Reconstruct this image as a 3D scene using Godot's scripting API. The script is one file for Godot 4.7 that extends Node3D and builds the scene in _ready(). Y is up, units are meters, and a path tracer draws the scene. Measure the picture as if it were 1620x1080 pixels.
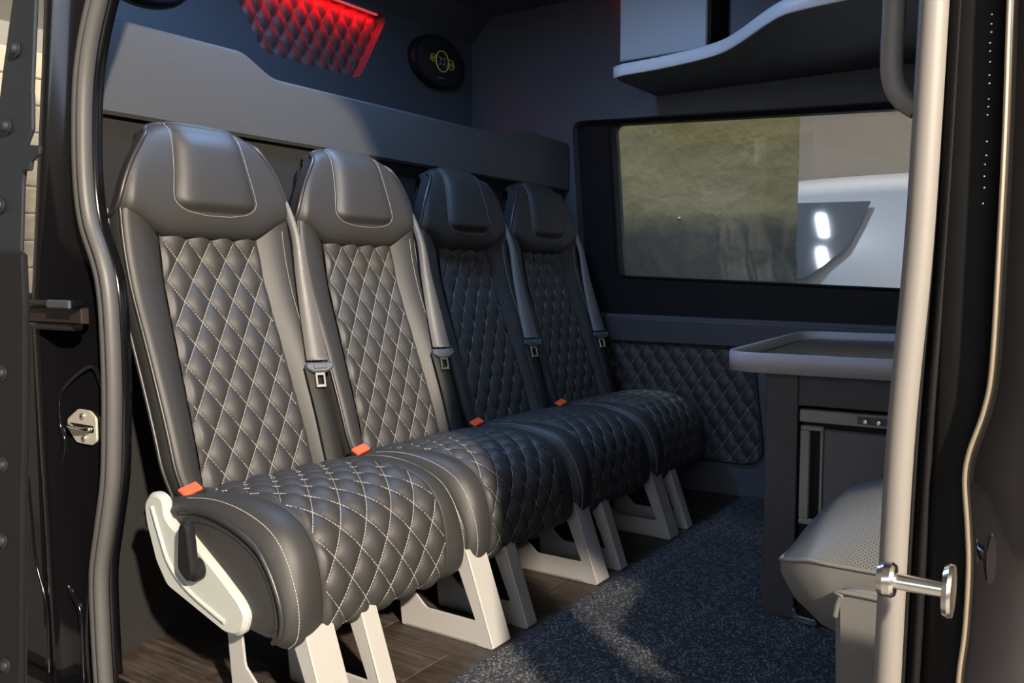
extends Node3D
# A passenger van with a row of four quilted seats, seen through its open sliding door.
# Axes: x forward (the way the seats face), y up, z towards the open door; metres; y = 0 is the van floor.

const EYE := Vector3(1.654, 0.763, 0.961)
const FOCAL := 1356.0
const YAW := 33.9
const PITCH := 4.2
const FAR_Z := -1.95
const WALL_X := -0.03

var fwd: Vector3
var rgt: Vector3
var upv: Vector3
var group_id := 1
var M := {}
var T := {}
var taken := {}
var rng := RandomNumberGenerator.new()

# ------------------------------------------------------------------ photo pixel -> point
func ray(u: float, v: float) -> Vector3:
	return fwd * FOCAL + rgt * (u - 810.0) - upv * (v - 540.0)
func hz(u: float, v: float, z: float) -> Vector3:
	var d := ray(u, v)
	return EYE + d * ((z - EYE.z) / d.z)
func hx(u: float, v: float, x: float) -> Vector3:
	var d := ray(u, v)
	return EYE + d * ((x - EYE.x) / d.x)
func hy(u: float, v: float, y: float) -> Vector3:
	var d := ray(u, v)
	return EYE + d * ((y - EYE.y) / d.y)

# ------------------------------------------------------------------ naming
func numbered(called: String) -> String:
	if not taken.has(called):
		taken[called] = 0
		return called
	taken[called] += 1
	return "%s_%03d" % [called, taken[called]]
func tag(o: Node, label: String, category: String, group := "") -> Node:
	o.set_meta("label", label)
	o.set_meta("category", category)
	if group:
		o.set_meta("group", group)
	return o
func thing(called: String, label: String, category: String, at := Vector3.ZERO, group := "") -> Node3D:
	var o := Node3D.new()
	o.name = numbered(called)
	add_child(o)
	o.position = at
	tag(o, label, category, group)
	return o
func structure(o: Node, label := "") -> Node:
	o.set_meta("kind", "structure")
	if label:
		o.set_meta("label", label)
	return o
func struct_root(called: String, label := "") -> Node3D:
	var o := Node3D.new()
	o.name = numbered(called)
	add_child(o)
	return structure(o, label)

# ------------------------------------------------------------------ mesh helpers
func begin() -> SurfaceTool:
	var st := SurfaceTool.new()
	st.begin(Mesh.PRIMITIVE_TRIANGLES)
	return st
func commit(st: SurfaceTool) -> ArrayMesh:
	st.generate_normals()
	return st.commit()
func put(called: String, mesh: Mesh, m: Material, parent: Node = null, at := Vector3.ZERO) -> MeshInstance3D:
	var o := MeshInstance3D.new()
	o.mesh = mesh
	o.material_override = m
	if parent == null:
		o.name = numbered(called)
		add_child(o)
	else:
		o.name = called
		parent.add_child(o, true)
	o.position = at
	return o
func obj(called: String, st: SurfaceTool, m: Material, parent: Node = null) -> MeshInstance3D:
	return put(called, commit(st), m, parent)
func smooth(st: SurfaceTool) -> void:
	group_id += 1
	st.set_smooth_group(group_id)
func flat(st: SurfaceTool) -> void:
	st.set_smooth_group(-1)
func tri(st: SurfaceTool, a: Vector3, b: Vector3, c: Vector3) -> void:
	st.add_vertex(a)
	st.add_vertex(b)
	st.add_vertex(c)
func quad(st: SurfaceTool, a: Vector3, b: Vector3, c: Vector3, d: Vector3) -> void:
	tri(st, a, b, c)
	tri(st, a, c, d)
# rows: Array of PackedVector3Array of equal length
func add_grid(st: SurfaceTool, rows: Array, wrap := false, flip := false, is_smooth := true, uvs := false) -> void:
	if is_smooth:
		smooth(st)
	else:
		flat(st)
	var n: int = rows[0].size()
	for i in rows.size() - 1:
		var r: PackedVector3Array = rows[i]
		var s: PackedVector3Array = rows[i + 1]
		for j in (n if wrap else n - 1):
			var k := (j + 1) % n
			var order := [[r[j], j, i], [r[k], j + 1, i], [s[k], j + 1, i + 1], [s[j], j, i + 1]]
			if flip:
				order.reverse()
			for q in [0, 1, 2, 0, 2, 3]:
				if uvs:
					st.set_uv(Vector2(order[q][1] / float(n - 1), order[q][2] / float(rows.size() - 1)))
				st.add_vertex(order[q][0])
# chamfered box
func add_box(st: SurfaceTool, c: Vector3, size: Vector3, bev := 0.003, basis := Basis()) -> void:
	flat(st)
	var h := size / 2.0
	bev = minf(bev, minf(h.x, minf(h.y, h.z)) * 0.9)
	var p := func(sx: float, sy: float, sz: float, axis: int) -> Vector3:
		var v := Vector3(sx * (h.x - (0.0 if axis == 0 else bev)), sy * (h.y - (0.0 if axis == 1 else bev)), sz * (h.z - (0.0 if axis == 2 else bev)))
		return c + basis * v
	for s in [-1.0, 1.0]:
		var f: bool = s > 0
		var q := [p.call(s, -1, -1, 0), p.call(s, 1, -1, 0), p.call(s, 1, 1, 0), p.call(s, -1, 1, 0)]
		if not f: q.reverse()
		quad(st, q[3], q[2], q[1], q[0])
		q = [p.call(-1, s, -1, 1), p.call(-1, s, 1, 1), p.call(1, s, 1, 1), p.call(1, s, -1, 1)]
		if not f: q.reverse()
		quad(st, q[3], q[2], q[1], q[0])
		q = [p.call(-1, -1, s, 2), p.call(1, -1, s, 2), p.call(1, 1, s, 2), p.call(-1, 1, s, 2)]
		if not f: q.reverse()
		quad(st, q[3], q[2], q[1], q[0])
	for a in [-1.0, 1.0]:
		for b in [-1.0, 1.0]:
			var odd: bool = a * b > 0
			var e := [p.call(a, b, -1, 0), p.call(a, b, 1, 0), p.call(a, b, 1, 1), p.call(a, b, -1, 1)]
			if odd: e.reverse()
			quad(st, e[0], e[1], e[2], e[3])
			e = [p.call(a, -1, b, 2), p.call(a, 1, b, 2), p.call(a, 1, b, 0), p.call(a, -1, b, 0)]
			if odd: e.reverse()
			quad(st, e[0], e[1], e[2], e[3])
			e = [p.call(-1, a, b, 1), p.call(1, a, b, 1), p.call(1, a, b, 2), p.call(-1, a, b, 2)]
			if odd: e.reverse()
			quad(st, e[0], e[1], e[2], e[3])
			for d in [-1.0, 1.0]:
				tri(st, p.call(a, b, d, 0), p.call(a, b, d, 1), p.call(a, b, d, 2))
func box_mesh(size: Vector3, bev := 0.003) -> ArrayMesh:
	var st := begin()
	add_box(st, Vector3.ZERO, size, bev)
	return commit(st)
func box(called: String, c: Vector3, size: Vector3, m: Material, parent: Node = null, bev := 0.003, basis := Basis()) -> MeshInstance3D:
	var st := begin()
	add_box(st, c, size, bev, basis)
	return obj(called, st, m, parent)
# round the corners of a polygon
func rounded(pts: Array, r: float, n := 5) -> PackedVector2Array:
	var out := PackedVector2Array()
	var k := pts.size()
	for i in k:
		var p: Vector2 = pts[i]
		var a: Vector2 = pts[(i + k - 1) % k]
		var b: Vector2 = pts[(i + 1) % k]
		var da := (a - p)
		var db := (b - p)
		var d := minf(r, minf(da.length(), db.length()) * 0.48)
		var s := p + da.normalized() * d
		var e := p + db.normalized() * d
		for j in n + 1:
			var t := j / float(n)
			out.append(s.lerp(p, t).lerp(p.lerp(e, t), t))
	return out
func ccw(pts: PackedVector2Array) -> PackedVector2Array:
	if Geometry2D.is_polygon_clockwise(pts):
		var r := pts.duplicate()
		r.reverse()
		return r
	return pts
func inset_of(pts: PackedVector2Array, d: float) -> PackedVector2Array:
	var out := PackedVector2Array()
	var k := pts.size()
	for i in k:
		var t1 := (pts[i] - pts[(i + k - 1) % k]).normalized()
		var t2 := (pts[(i + 1) % k] - pts[i]).normalized()
		var nrm := Vector2(-(t1 + t2).y, (t1 + t2).x)
		if nrm.length() < 1e-6:
			nrm = Vector2(-t1.y, t1.x)
		nrm = nrm.normalized()
		var c := maxf(0.4, nrm.dot(Vector2(-t1.y, t1.x)))
		out.append(pts[i] + nrm * d / c)
	return out
# extrude a polygon along local z from 0 to depth, chamfered
func add_prism(st: SurfaceTool, poly: PackedVector2Array, tr: Transform3D, depth: float, bev := 0.002) -> void:
	var pts := ccw(poly)
	var ins := inset_of(pts, bev)
	var rows := []
	for spec in ([[ins, 0.0], [pts, bev], [pts, depth - bev], [ins, depth]] if bev > 0.0 else [[pts, 0.0], [pts, depth]]):
		var r := PackedVector3Array()
		for p in spec[0]:
			r.append(tr * Vector3(p.x, p.y, spec[1]))
		rows.append(r)
	var mirrored := tr.basis.determinant() < 0.0
	add_grid(st, rows, true, not mirrored, false)
	flat(st)
	var idx := Geometry2D.triangulate_polygon(ins)
	for i in range(0, idx.size(), 3):
		var a := ins[idx[i]]
		var b := ins[idx[i + 1]]
		var c := ins[idx[i + 2]]
		if ((b - a).cross(c - a) < 0) != mirrored:
			var sw := b
			b = c
			c = sw
		tri(st, tr * Vector3(a.x, a.y, 0), tr * Vector3(b.x, b.y, 0), tr * Vector3(c.x, c.y, 0))
		tri(st, tr * Vector3(a.x, a.y, depth), tr * Vector3(c.x, c.y, depth), tr * Vector3(b.x, b.y, depth))
func prism(called: String, poly: PackedVector2Array, tr: Transform3D, depth: float, m: Material, parent: Node = null, bev := 0.002) -> MeshInstance3D:
	var st := begin()
	add_prism(st, poly, tr, depth, bev)
	return obj(called, st, m, parent)
# plane frames: XY extruded along +z ; ZY extruded along +x ; XZ extruded along -y... written as transforms
func frame_xy(z: float) -> Transform3D:
	return Transform3D(Basis(), Vector3(0, 0, z))
func frame_zy(x: float) -> Transform3D:   # poly (z, y), extruded along +x... local x->z, y->y, z->x
	return Transform3D(Basis(Vector3(0, 0, 1), Vector3(0, 1, 0), Vector3(1, 0, 0)), Vector3(x, 0, 0))
func frame_xz(y: float) -> Transform3D:   # poly (x, z), extruded upwards
	return Transform3D(Basis(Vector3(1, 0, 0), Vector3(0, 0, 1), Vector3(0, 1, 0)), Vector3(0, y, 0))
func arc_points(path: PackedVector3Array, closed: bool) -> Array:
	var ts := []
	var n := path.size()
	for i in n:
		var a := path[(i + n - 1) % n] if (closed or i > 0) else path[i]
		var b := path[(i + 1) % n] if (closed or i < n - 1) else path[i]
		ts.append((b - a).normalized())
	return ts
# sweep a closed 2D profile along a path; 'side' fixes the profile's x axis
func add_sweep(st: SurfaceTool, path: PackedVector3Array, profile: PackedVector2Array, side: Vector3, closed := false, caps := true) -> void:
	var ts := arc_points(path, closed)
	var rows := []
	var n := path.size()
	var f := Vector3.ZERO
	for i in (n + 1 if closed else n):
		var k := i % n
		var t: Vector3 = ts[k]
		var ax := side - t * side.dot(t)
		if ax.length() < 0.05:
			ax = f - t * f.dot(t) if f != Vector3.ZERO else t.cross(Vector3(0.3, 0.5, 0.81))
		ax = ax.normalized()
		f = ax
		var ay := t.cross(ax)
		var r := PackedVector3Array()
		for p in profile:
			r.append(path[k] + ax * p.x + ay * p.y)
		rows.append(r)
	add_grid(st, rows, true, true)
	if caps and not closed:
		flat(st)
		var m := profile.size()
		for e in [0, rows.size() - 1]:
			var c := path[e]
			for j in m:
				tri(st, c, rows[e][j], rows[e][(j + 1) % m])
func ring(rx: float, ry: float, n: int) -> PackedVector2Array:
	var p := PackedVector2Array()
	for i in n:
		p.append(Vector2(cos(TAU * i / n) * rx, sin(TAU * i / n) * ry))
	return p
func add_tube(st: SurfaceTool, path: PackedVector3Array, r: float, n := 8, closed := false, side := Vector3(0.31, 0.2, 0.93)) -> void:
	add_sweep(st, path, ring(r, r, n), side, closed)
func add_lathe(st: SurfaceTool, prof: Array, tr: Transform3D, n := 24) -> void:   # prof: (radius, height along local y)
	var rows := []
	for p in prof:
		var r := PackedVector3Array()
		for i in n:
			r.append(tr * Vector3(cos(TAU * i / n) * p.x, p.y, sin(TAU * i / n) * p.x))
		rows.append(r)
	for i in rows.size() - 1:
		add_grid(st, [rows[i], rows[i + 1]], true, false)
# smooth a coarse path
func spline(pts: Array, per := 6) -> PackedVector3Array:
	var out := PackedVector3Array()
	var n := pts.size()
	for i in n - 1:
		var a: Vector3 = pts[maxi(i - 1, 0)]
		var b: Vector3 = pts[i]
		var c: Vector3 = pts[i + 1]
		var d: Vector3 = pts[mini(i + 2, n - 1)]
		for j in per:
			out.append(b.cubic_interpolate(c, a, d, j / float(per)))
	out.append(pts[n - 1])
	return out
func table_at(tab: Array, k: float) -> float:   # smooth interpolation in [[key, value], ...]
	if k <= tab[0][0]:
		return tab[0][1]
	for i in tab.size() - 1:
		if k <= tab[i + 1][0]:
			var a: Array = tab[maxi(i - 1, 0)]
			var b: Array = tab[i]
			var c: Array = tab[i + 1]
			var d: Array = tab[mini(i + 2, tab.size() - 1)]
			return _herm(a, b, c, d, k)
	return tab[-1][1]
func _herm(a: Array, b: Array, c: Array, d: Array, k: float) -> float:
	var h: float = c[0] - b[0]
	var t: float = (k - b[0]) / h
	var m0: float = (c[1] - a[1]) / maxf(c[0] - a[0], 1e-6) * h
	var m1: float = (d[1] - b[1]) / maxf(d[0] - b[0], 1e-6) * h
	var t2 := t * t
	var t3 := t2 * t
	return (2 * t3 - 3 * t2 + 1) * b[1] + (t3 - 2 * t2 + t) * m0 + (-2 * t3 + 3 * t2) * c[1] + (t3 - t2) * m1
# stitches: short raised dashes along a polyline
func add_stitches(st: SurfaceTool, path: PackedVector3Array, pitch := 0.0058, length := 0.0042, r := 0.00085) -> void:
	var total := 0.0
	var cum := [0.0]
	for i in path.size() - 1:
		total += path[i].distance_to(path[i + 1])
		cum.append(total)
	var s := 0.0
	var seg := 0
	while s + length < total:
		var ends := []
		for q in [s, s + length]:
			while seg < path.size() - 2 and cum[seg + 1] < q:
				seg += 1
			var l: float = cum[seg + 1] - cum[seg]
			ends.append(path[seg].lerp(path[seg + 1], (q - cum[seg]) / maxf(l, 1e-6)))
		var d: Vector3 = (ends[1] - ends[0]).normalized()
		var e := d.cross(Vector3(0.3, 0.4, 0.86)).normalized() * r
		var g := d.cross(e).normalized() * r
		smooth(st)
		var ra := [ends[0] + e, ends[0] + g, ends[0] - e, ends[0] - g]
		var rb := [ends[1] + e, ends[1] + g, ends[1] - e, ends[1] - g]
		for j in 4:
			quad(st, ra[j], ra[(j + 1) % 4], rb[(j + 1) % 4], rb[j])
		s += pitch

# ------------------------------------------------------------------ textures and materials
func noise_image(kind: int, freq: float, octaves: int, sd: int, size := 512, cell := -1) -> Image:
	var n := FastNoiseLite.new()
	n.seed = sd
	n.noise_type = kind
	n.frequency = freq
	n.fractal_type = FastNoiseLite.FRACTAL_FBM if octaves > 1 else FastNoiseLite.FRACTAL_NONE
	n.fractal_octaves = octaves
	if cell >= 0:
		n.cellular_return_type = cell
	return n.get_seamless_image(size, size)
func normal_tex(im: Image, strength: float) -> ImageTexture:
	var c: Image = im.duplicate()
	c.convert(Image.FORMAT_RGBA8)
	c.bump_map_to_normal_map(strength)
	return ImageTexture.create_from_image(c)
func ramp_tex(im: Image, lo: Color, hi: Color, power := 1.0) -> ImageTexture:
	var out := Image.create(im.get_width(), im.get_height(), false, Image.FORMAT_RGB8)
	for y in im.get_height():
		for x in im.get_width():
			out.set_pixel(x, y, lo.lerp(hi, pow(im.get_pixel(x, y).r, power)))
	return ImageTexture.create_from_image(out)
func mat(called: String, c: Color, rough: float, metal := 0.0, nt: Texture2D = null, ns := 1.0, tile := 8.0, at: Texture2D = null) -> StandardMaterial3D:
	var m := StandardMaterial3D.new()
	m.resource_name = called
	m.albedo_color = c
	m.roughness = rough
	m.metallic = metal
	if nt or at:
		m.uv1_triplanar = true
		m.uv1_scale = Vector3.ONE * tile
	if at:
		m.albedo_texture = at
		m.albedo_color = Color.WHITE
	if nt:
		m.normal_enabled = true
		m.normal_texture = nt
		m.normal_scale = ns
	M[called] = m
	return m
func lin(r: float, g: float, b: float) -> Color:
	return Color(r, g, b).linear_to_srgb()

func make_materials() -> void:
	var cells := noise_image(FastNoiseLite.TYPE_CELLULAR, 0.06, 1, 3, 512, FastNoiseLite.RETURN_DISTANCE2_SUB)
	var leather_n := normal_tex(cells, 2.0)
	var crease := noise_image(FastNoiseLite.TYPE_SIMPLEX_SMOOTH, 0.06, 3, 5)
	var vinyl_n := normal_tex(crease, 3.0)
	var fuzz := noise_image(FastNoiseLite.TYPE_VALUE, 0.35, 2, 8)
	var felt_n := normal_tex(fuzz, 3.0)
	var felt_c := ramp_tex(fuzz, lin(0.005, 0.005, 0.005), lin(0.012, 0.0118, 0.0115))
	mat("leather", lin(0.031, 0.03, 0.03), 0.55, 0.0, leather_n, 0.5, 14.0)
	mat("leather_plain", lin(0.0265, 0.0258, 0.0256), 0.55, 0.0, leather_n, 0.3, 14.0)
	mat("piping", lin(0.022, 0.022, 0.023), 0.4)
	mat("shell", lin(0.016, 0.016, 0.017), 0.6, 0.0, felt_n, 0.3, 10.0)
	mat("thread", lin(0.33, 0.32, 0.3), 0.7)
	mat("grey_leather", lin(0.15, 0.148, 0.14), 0.5, 0.0, leather_n, 0.35, 14.0)
	mat("vinyl", lin(0.046, 0.048, 0.051), 0.5, 0.0, vinyl_n, 0.45, 7.0)
	mat("vinyl_dark", lin(0.062, 0.07, 0.085), 0.55, 0.0, vinyl_n, 0.3, 7.0)
	mat("felt", lin(0.02, 0.02, 0.02), 0.95, 0.0, felt_n, 0.8, 6.0, felt_c)
	# looped carpet: fine flecks of slate and pale grey
	var fleck := noise_image(FastNoiseLite.TYPE_CELLULAR, 0.11, 1, 21, 512, FastNoiseLite.RETURN_CELL_VALUE)
	var knots := noise_image(FastNoiseLite.TYPE_CELLULAR, 0.11, 1, 21, 512, FastNoiseLite.RETURN_DISTANCE)
	var carpet_c := Image.create(512, 512, false, Image.FORMAT_RGB8)
	for y in 512:
		for x in 512:
			var f: float = fleck.get_pixel(x, y).r
			var c := lin(0.011, 0.012, 0.014).lerp(lin(0.2, 0.203, 0.203), pow(f, 2.6))
			carpet_c.set_pixel(x, y, c)
	mat("carpet", Color.WHITE, 0.95, 0.0, normal_tex(knots, 8.0), 1.0, 4.6, ImageTexture.create_from_image(carpet_c))
	# smoked oak planks
	var wood := Image.create(512, 512, false, Image.FORMAT_RGB8)
	var wn := FastNoiseLite.new()
	wn.seed = 31
	wn.frequency = 0.03
	wn.fractal_octaves = 4
	for y in 512:
		for x in 512:
			var g := wn.get_noise_2d(x * 0.18, y * 2.6) * 0.5 + 0.5
			var k := wn.get_noise_2d(x * 0.5 + 900.0, y * 0.9) * 0.5 + 0.5
			wood.set_pixel(x, y, lin(0.022, 0.017, 0.014).lerp(lin(0.115, 0.088, 0.07), clampf(g * 0.9 + k * 0.5 - 0.3, 0.0, 1.0)))
	T.wood = ImageTexture.create_from_image(wood)
	for i in 3:
		var w := mat("wood_%d" % i, Color.WHITE, 0.5, 0.0, null, 1.0, 1.6, T.wood)
		w.uv1_offset = Vector3(0.31 * i, 0.13, 0.37 * i)
		w.albedo_color = [Color(1, 1, 1), Color(0.85, 0.83, 0.82), Color(0.93, 0.95, 0.97)][i]
	mat("cream_metal", lin(0.34, 0.333, 0.32), 0.45)
	mat("cream_plastic", lin(0.38, 0.4, 0.37), 0.5)
	mat("black_plastic", lin(0.012, 0.012, 0.013), 0.45)
	M.black_plastic.metallic_specular = 0.25
	mat("grey_plastic", lin(0.05, 0.06, 0.075), 0.5)
	mat("red_plastic", lin(0.85, 0.09, 0.025), 0.4)
	mat("steel", lin(0.75, 0.73, 0.7), 0.22, 1.0)
	mat("zinc", lin(0.72, 0.7, 0.6), 0.4, 0.6)
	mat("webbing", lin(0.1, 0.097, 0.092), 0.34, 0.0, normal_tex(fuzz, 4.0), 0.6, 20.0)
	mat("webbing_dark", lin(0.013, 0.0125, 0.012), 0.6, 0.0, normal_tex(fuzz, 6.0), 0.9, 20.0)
	mat("gloss_black", lin(0.004, 0.004, 0.005), 0.14)
	mat("dark_chrome", lin(0.1, 0.097, 0.108), 0.06, 1.0)
	mat("rubber", lin(0.006, 0.006, 0.006), 0.6)
	M.rubber.metallic_specular = 0.25
	mat("seal_rubber", lin(0.075, 0.075, 0.075), 0.5)
	mat("pillar_vinyl", lin(0.155, 0.145, 0.135), 0.55)
	mat("edge_glint", lin(0.4, 0.34, 0.25), 0.3, 0.7)  # black painted edge; the lamplight it catches is put into this pale colour
	mat("slate_board", lin(0.32, 0.34, 0.37), 0.45)
	mat("edge_band", lin(0.66, 0.68, 0.72), 0.4)
	mat("counter_rim", lin(0.36, 0.35, 0.375), 0.4)
	mat("carbon_board", lin(0.04, 0.04, 0.046), 0.5, 0.0, vinyl_n, 0.2, 4.0)
	mat("tray_mat", lin(0.02, 0.026, 0.026), 0.35)
	mat("fridge_grey", lin(0.1, 0.095, 0.107), 0.4)
	mat("fridge_trim", lin(0.24, 0.23, 0.21), 0.35)
	mat("yellow_print", lin(0.8, 0.8, 0.08), 0.5)
	mat("pale_print", lin(0.4, 0.42, 0.4), 0.5)
	var canvas_n := normal_tex(noise_image(FastNoiseLite.TYPE_SIMPLEX_SMOOTH, 0.015, 5, 44), 8.0)
	mat("canvas", lin(0.15, 0.142, 0.072), 0.85, 0.0, canvas_n, 0.8, 1.3)
	mat("plaster", lin(0.2, 0.195, 0.18), 0.9, 0.0, canvas_n, 0.3, 0.8)
	mat("block", lin(0.5, 0.42, 0.32), 0.9, 0.0, canvas_n, 0.5, 2.0)
	mat("concrete", lin(0.22, 0.21, 0.2), 0.7, 0.0, canvas_n, 0.2, 0.6)
	mat("white_paint", lin(0.66, 0.7, 0.77), 0.35)
	mat("smoked_glass", lin(0.1, 0.11, 0.14), 0.06)
	mat("rail_brown", lin(0.018, 0.011, 0.01), 0.5)
	mat("door_trim", lin(0.013, 0.017, 0.024), 0.5)
	var perf := Image.create(512, 512, false, Image.FORMAT_RGB8)
	perf.fill(lin(0.135, 0.137, 0.132))
	for i in 64:
		for j in 64:
			perf.fill_rect(Rect2i(i * 8 + (4 if j % 2 else 0), j * 8, 3, 3), lin(0.02, 0.02, 0.02))
	var pm := mat("perforated", Color.WHITE, 0.5)
	pm.uv1_scale = Vector3(1.6, 2.0, 1)
	pm.albedo_texture = ImageTexture.create_from_image(perf)
	mat("red_quilt", lin(0.055, 0.05, 0.052), 0.5)
	var g := mat("window_glass", Color(0.9, 0.92, 0.9, 0.06), 0.02)
	g.transparency = BaseMaterial3D.TRANSPARENCY_ALPHA
	var g2 := mat("green_glass", Color(0.72, 0.86, 0.62, 0.14), 0.02)
	g2.transparency = BaseMaterial3D.TRANSPARENCY_ALPHA
	for q in [["glow_cool", Color(0.86, 0.92, 1.0), 14.0], ["glow_warm", Color(1.0, 0.82, 0.6), 10.0], ["glow_day", Color(0.72, 0.84, 1.0), 0.8], ["glow_red", Color(1.0, 0.01, 0.01), 0.35]]:
		var e := mat(q[0], Color.WHITE, 0.5)
		e.emission_enabled = true
		e.emission = q[1]
		e.emission_energy_multiplier = q[2]

# ------------------------------------------------------------------ light sources
func area(at: Vector3, towards: Vector3, size: Vector2, c: Color, energy: float, parent: Node = null) -> AreaLight3D:
	var l := AreaLight3D.new()
	l.name = "light"
	(self if parent == null else parent).add_child(l, true)
	l.area_size = size
	l.light_color = c
	l.light_energy = energy
	l.area_range = 14.0
	l.area_attenuation = 2.0
	l.shadow_enabled = true
	var up := Vector3.UP if absf(towards.normalized().y) < 0.95 else Vector3(1, 0, 0)
	l.transform = Transform3D(Basis.looking_at(towards, up), at)
	return l

# ------------------------------------------------------------------ the row seat
const BACK := [[0.28, 0.252], [0.36, 0.228], [0.45, 0.202], [0.55, 0.168], [0.65, 0.134], [0.745, 0.102], [0.85, 0.080], [0.95, 0.072]]
const QW := 0.06
const QH := 0.0865
const HW := 0.212
const CUSHION := [[0.205, 0.333], [0.255, 0.351], [0.34, 0.369], [0.435, 0.377], [0.505, 0.371], [0.557, 0.35], [0.59, 0.312], [0.605, 0.264], [0.609, 0.214], [0.602, 0.176], [0.58, 0.156]]

func back_x(y: float) -> float:
	return table_at(BACK, y)
func quilt_half(y: float) -> float:
	return lerpf(0.14, 0.12, clampf(inverse_lerp(0.36, 0.85, y), 0.0, 1.0))
func pillow(a: float, b: float) -> float:
	return pow(absf(sin(PI * a)) * absf(sin(PI * b)), 0.55)
func head_low(z: float) -> float:
	return 0.845 + 0.042 * smoothstep(0.095, 0.215, absf(z))
func head_top(u: float) -> float:
	return 1.086 - 0.008 * u * u - 0.014 * pow(absf(u), 8.0)
func head_scale(v: float) -> float:
	return 1.0 - 0.38 * pow(v, 1.9)
const HEADX := [[0.0, 0.084], [0.06, 0.103], [0.2, 0.111], [0.45, 0.104], [0.7, 0.091], [0.88, 0.078], [0.96, 0.067], [1.0, 0.054]]
func head_x(u: float, v: float) -> float:
	var x := table_at(HEADX, v) - 0.008 * u * u
	var e := smoothstep(0.9, 1.0, absf(u))
	return x - lerpf(0.022, -0.008, v) * e * e
func head_point(u: float, v: float) -> Vector3:
	var z := u * HW * head_scale(v)
	return Vector3(head_x(u, v), lerpf(head_low(u * HW), head_top(u), v), z)
func on_head(z: float, y: float) -> float:
	var v := clampf((y - head_low(z)) / (1.082 - head_low(z)), 0.0, 1.0)
	return head_x(clampf(z / (HW * head_scale(v)), -1.0, 1.0), v)
func pad_half(y: float) -> float:
	var b := table_at([[0.89, 0.1], [0.935, 0.1], [0.985, 0.092], [1.04, 0.085], [1.09, 0.081]], y)
	var k := clampf((0.935 - y) / 0.041, 0.0, 1.0)
	return b * pow(maxf(0.0, 1.0 - pow(k, 2.6)), 1.0 / 2.6)

func build_backrest(seat: Node3D) -> void:
	# quilted centre
	var st := begin()
	var rows := []
	for i in 116:
		var y := lerpf(0.30, 0.868, i / 115.0)
		var q := quilt_half(y) + 0.003
		var r := PackedVector3Array()
		for j in 65:
			var z := lerpf(-q, q, j / 64.0)
			var a := z / QW + (y - 0.845) / QH
			var b := z / QW - (y - 0.845) / QH
			var edge := smoothstep(1.0, 0.9, absf(z) / q)
			r.append(Vector3(back_x(y) + 0.0108 * pillow(a, b) * (0.25 + 0.75 * edge), y, z))
		rows.append(r)
	add_grid(st, rows, false, true)
	var centre := obj("quilted_centre", st, M.leather, seat)
	st = begin()
	for fam in [1.0, -1.0]:
		for k in range(-12, 13):
			var pts := PackedVector3Array()
			for i in 140:
				var y := lerpf(0.335, 0.842, i / 139.0)
				var z: float = QW * (k - fam * (y - 0.845) / QH)
				if absf(z) < quilt_half(y) - 0.003:
					pts.append(Vector3(back_x(y) + 0.0026, y, z))
			if pts.size() > 2:
				add_stitches(st, pts)
	obj("stitching", st, M.thread, centre).set_meta("kind", "stuff")
	# bolsters with their sides
	for sg in [1.0, -1.0]:
		st = begin()
		rows = []
		var front := PackedVector3Array()
		var rear := PackedVector3Array()
		var seam := PackedVector3Array()
		for i in 48:
			var y := lerpf(0.285, 0.9, i / 47.0)
			var q := quilt_half(y)
			var x0 := back_x(y)
			var hw := HW - 0.02 * smoothstep(0.42, 0.285, y)
			var crest := lerpf(0.036, 0.026, smoothstep(0.5, 0.85, y))
			var r := PackedVector3Array()
			r.append(Vector3(x0 - 0.014, y, sg * (q - 0.002)))
			for t in 13:
				var f := t / 12.0
				r.append(Vector3(x0 - 0.006 + crest * sin(minf(f * 1.2, 1.0) * PI / 2.0), y, sg * lerpf(q, hw - 0.014, f)))
			var xe := x0 - 0.006 + crest
			for p in [[0.007, -0.003], [0.002, -0.009], [0.0, -0.018], [0.0, -0.03], [0.001, -0.044], [0.005, -0.052], [0.02, -0.058], [0.06, -0.06]]:
				r.append(Vector3(xe + p[1], y, sg * (hw - p[0])))
			rows.append(r)
			front.append(Vector3(xe - 0.007, y, sg * (hw - 0.002)))
			rear.append(Vector3(xe - 0.05, y, sg * (hw - 0.002)))
			seam.append(Vector3(xe + 0.0012, y, sg * (hw - 0.03)))
		add_grid(st, rows, false, sg > 0)
		var b := obj("side_bolster", st, M.leather_plain, seat)
		st = begin()
		add_tube(st, front, 0.0036, 8)
		add_tube(st, rear, 0.0042, 8)
		obj("piping", st, M.piping, b)
		if sg < 0:
			st = begin()
			add_stitches(st, seam.slice(20, 46))
			obj("stitching", st, M.thread, b).set_meta("kind", "stuff")
	# rear shell
	st = begin()
	rows = []
	for i in 20:
		var y := lerpf(0.285, 0.97, i / 19.0)
		var r := PackedVector3Array()
		for j in 9:
			var z := lerpf(-0.17, 0.17, j / 8.0)
			r.append(Vector3(back_x(y) - 0.032 - 0.006 * cos(z * 9.0), y, z))
		rows.append(r)
	add_grid(st, rows)
	obj("back_shell", st, M.shell, seat)

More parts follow.
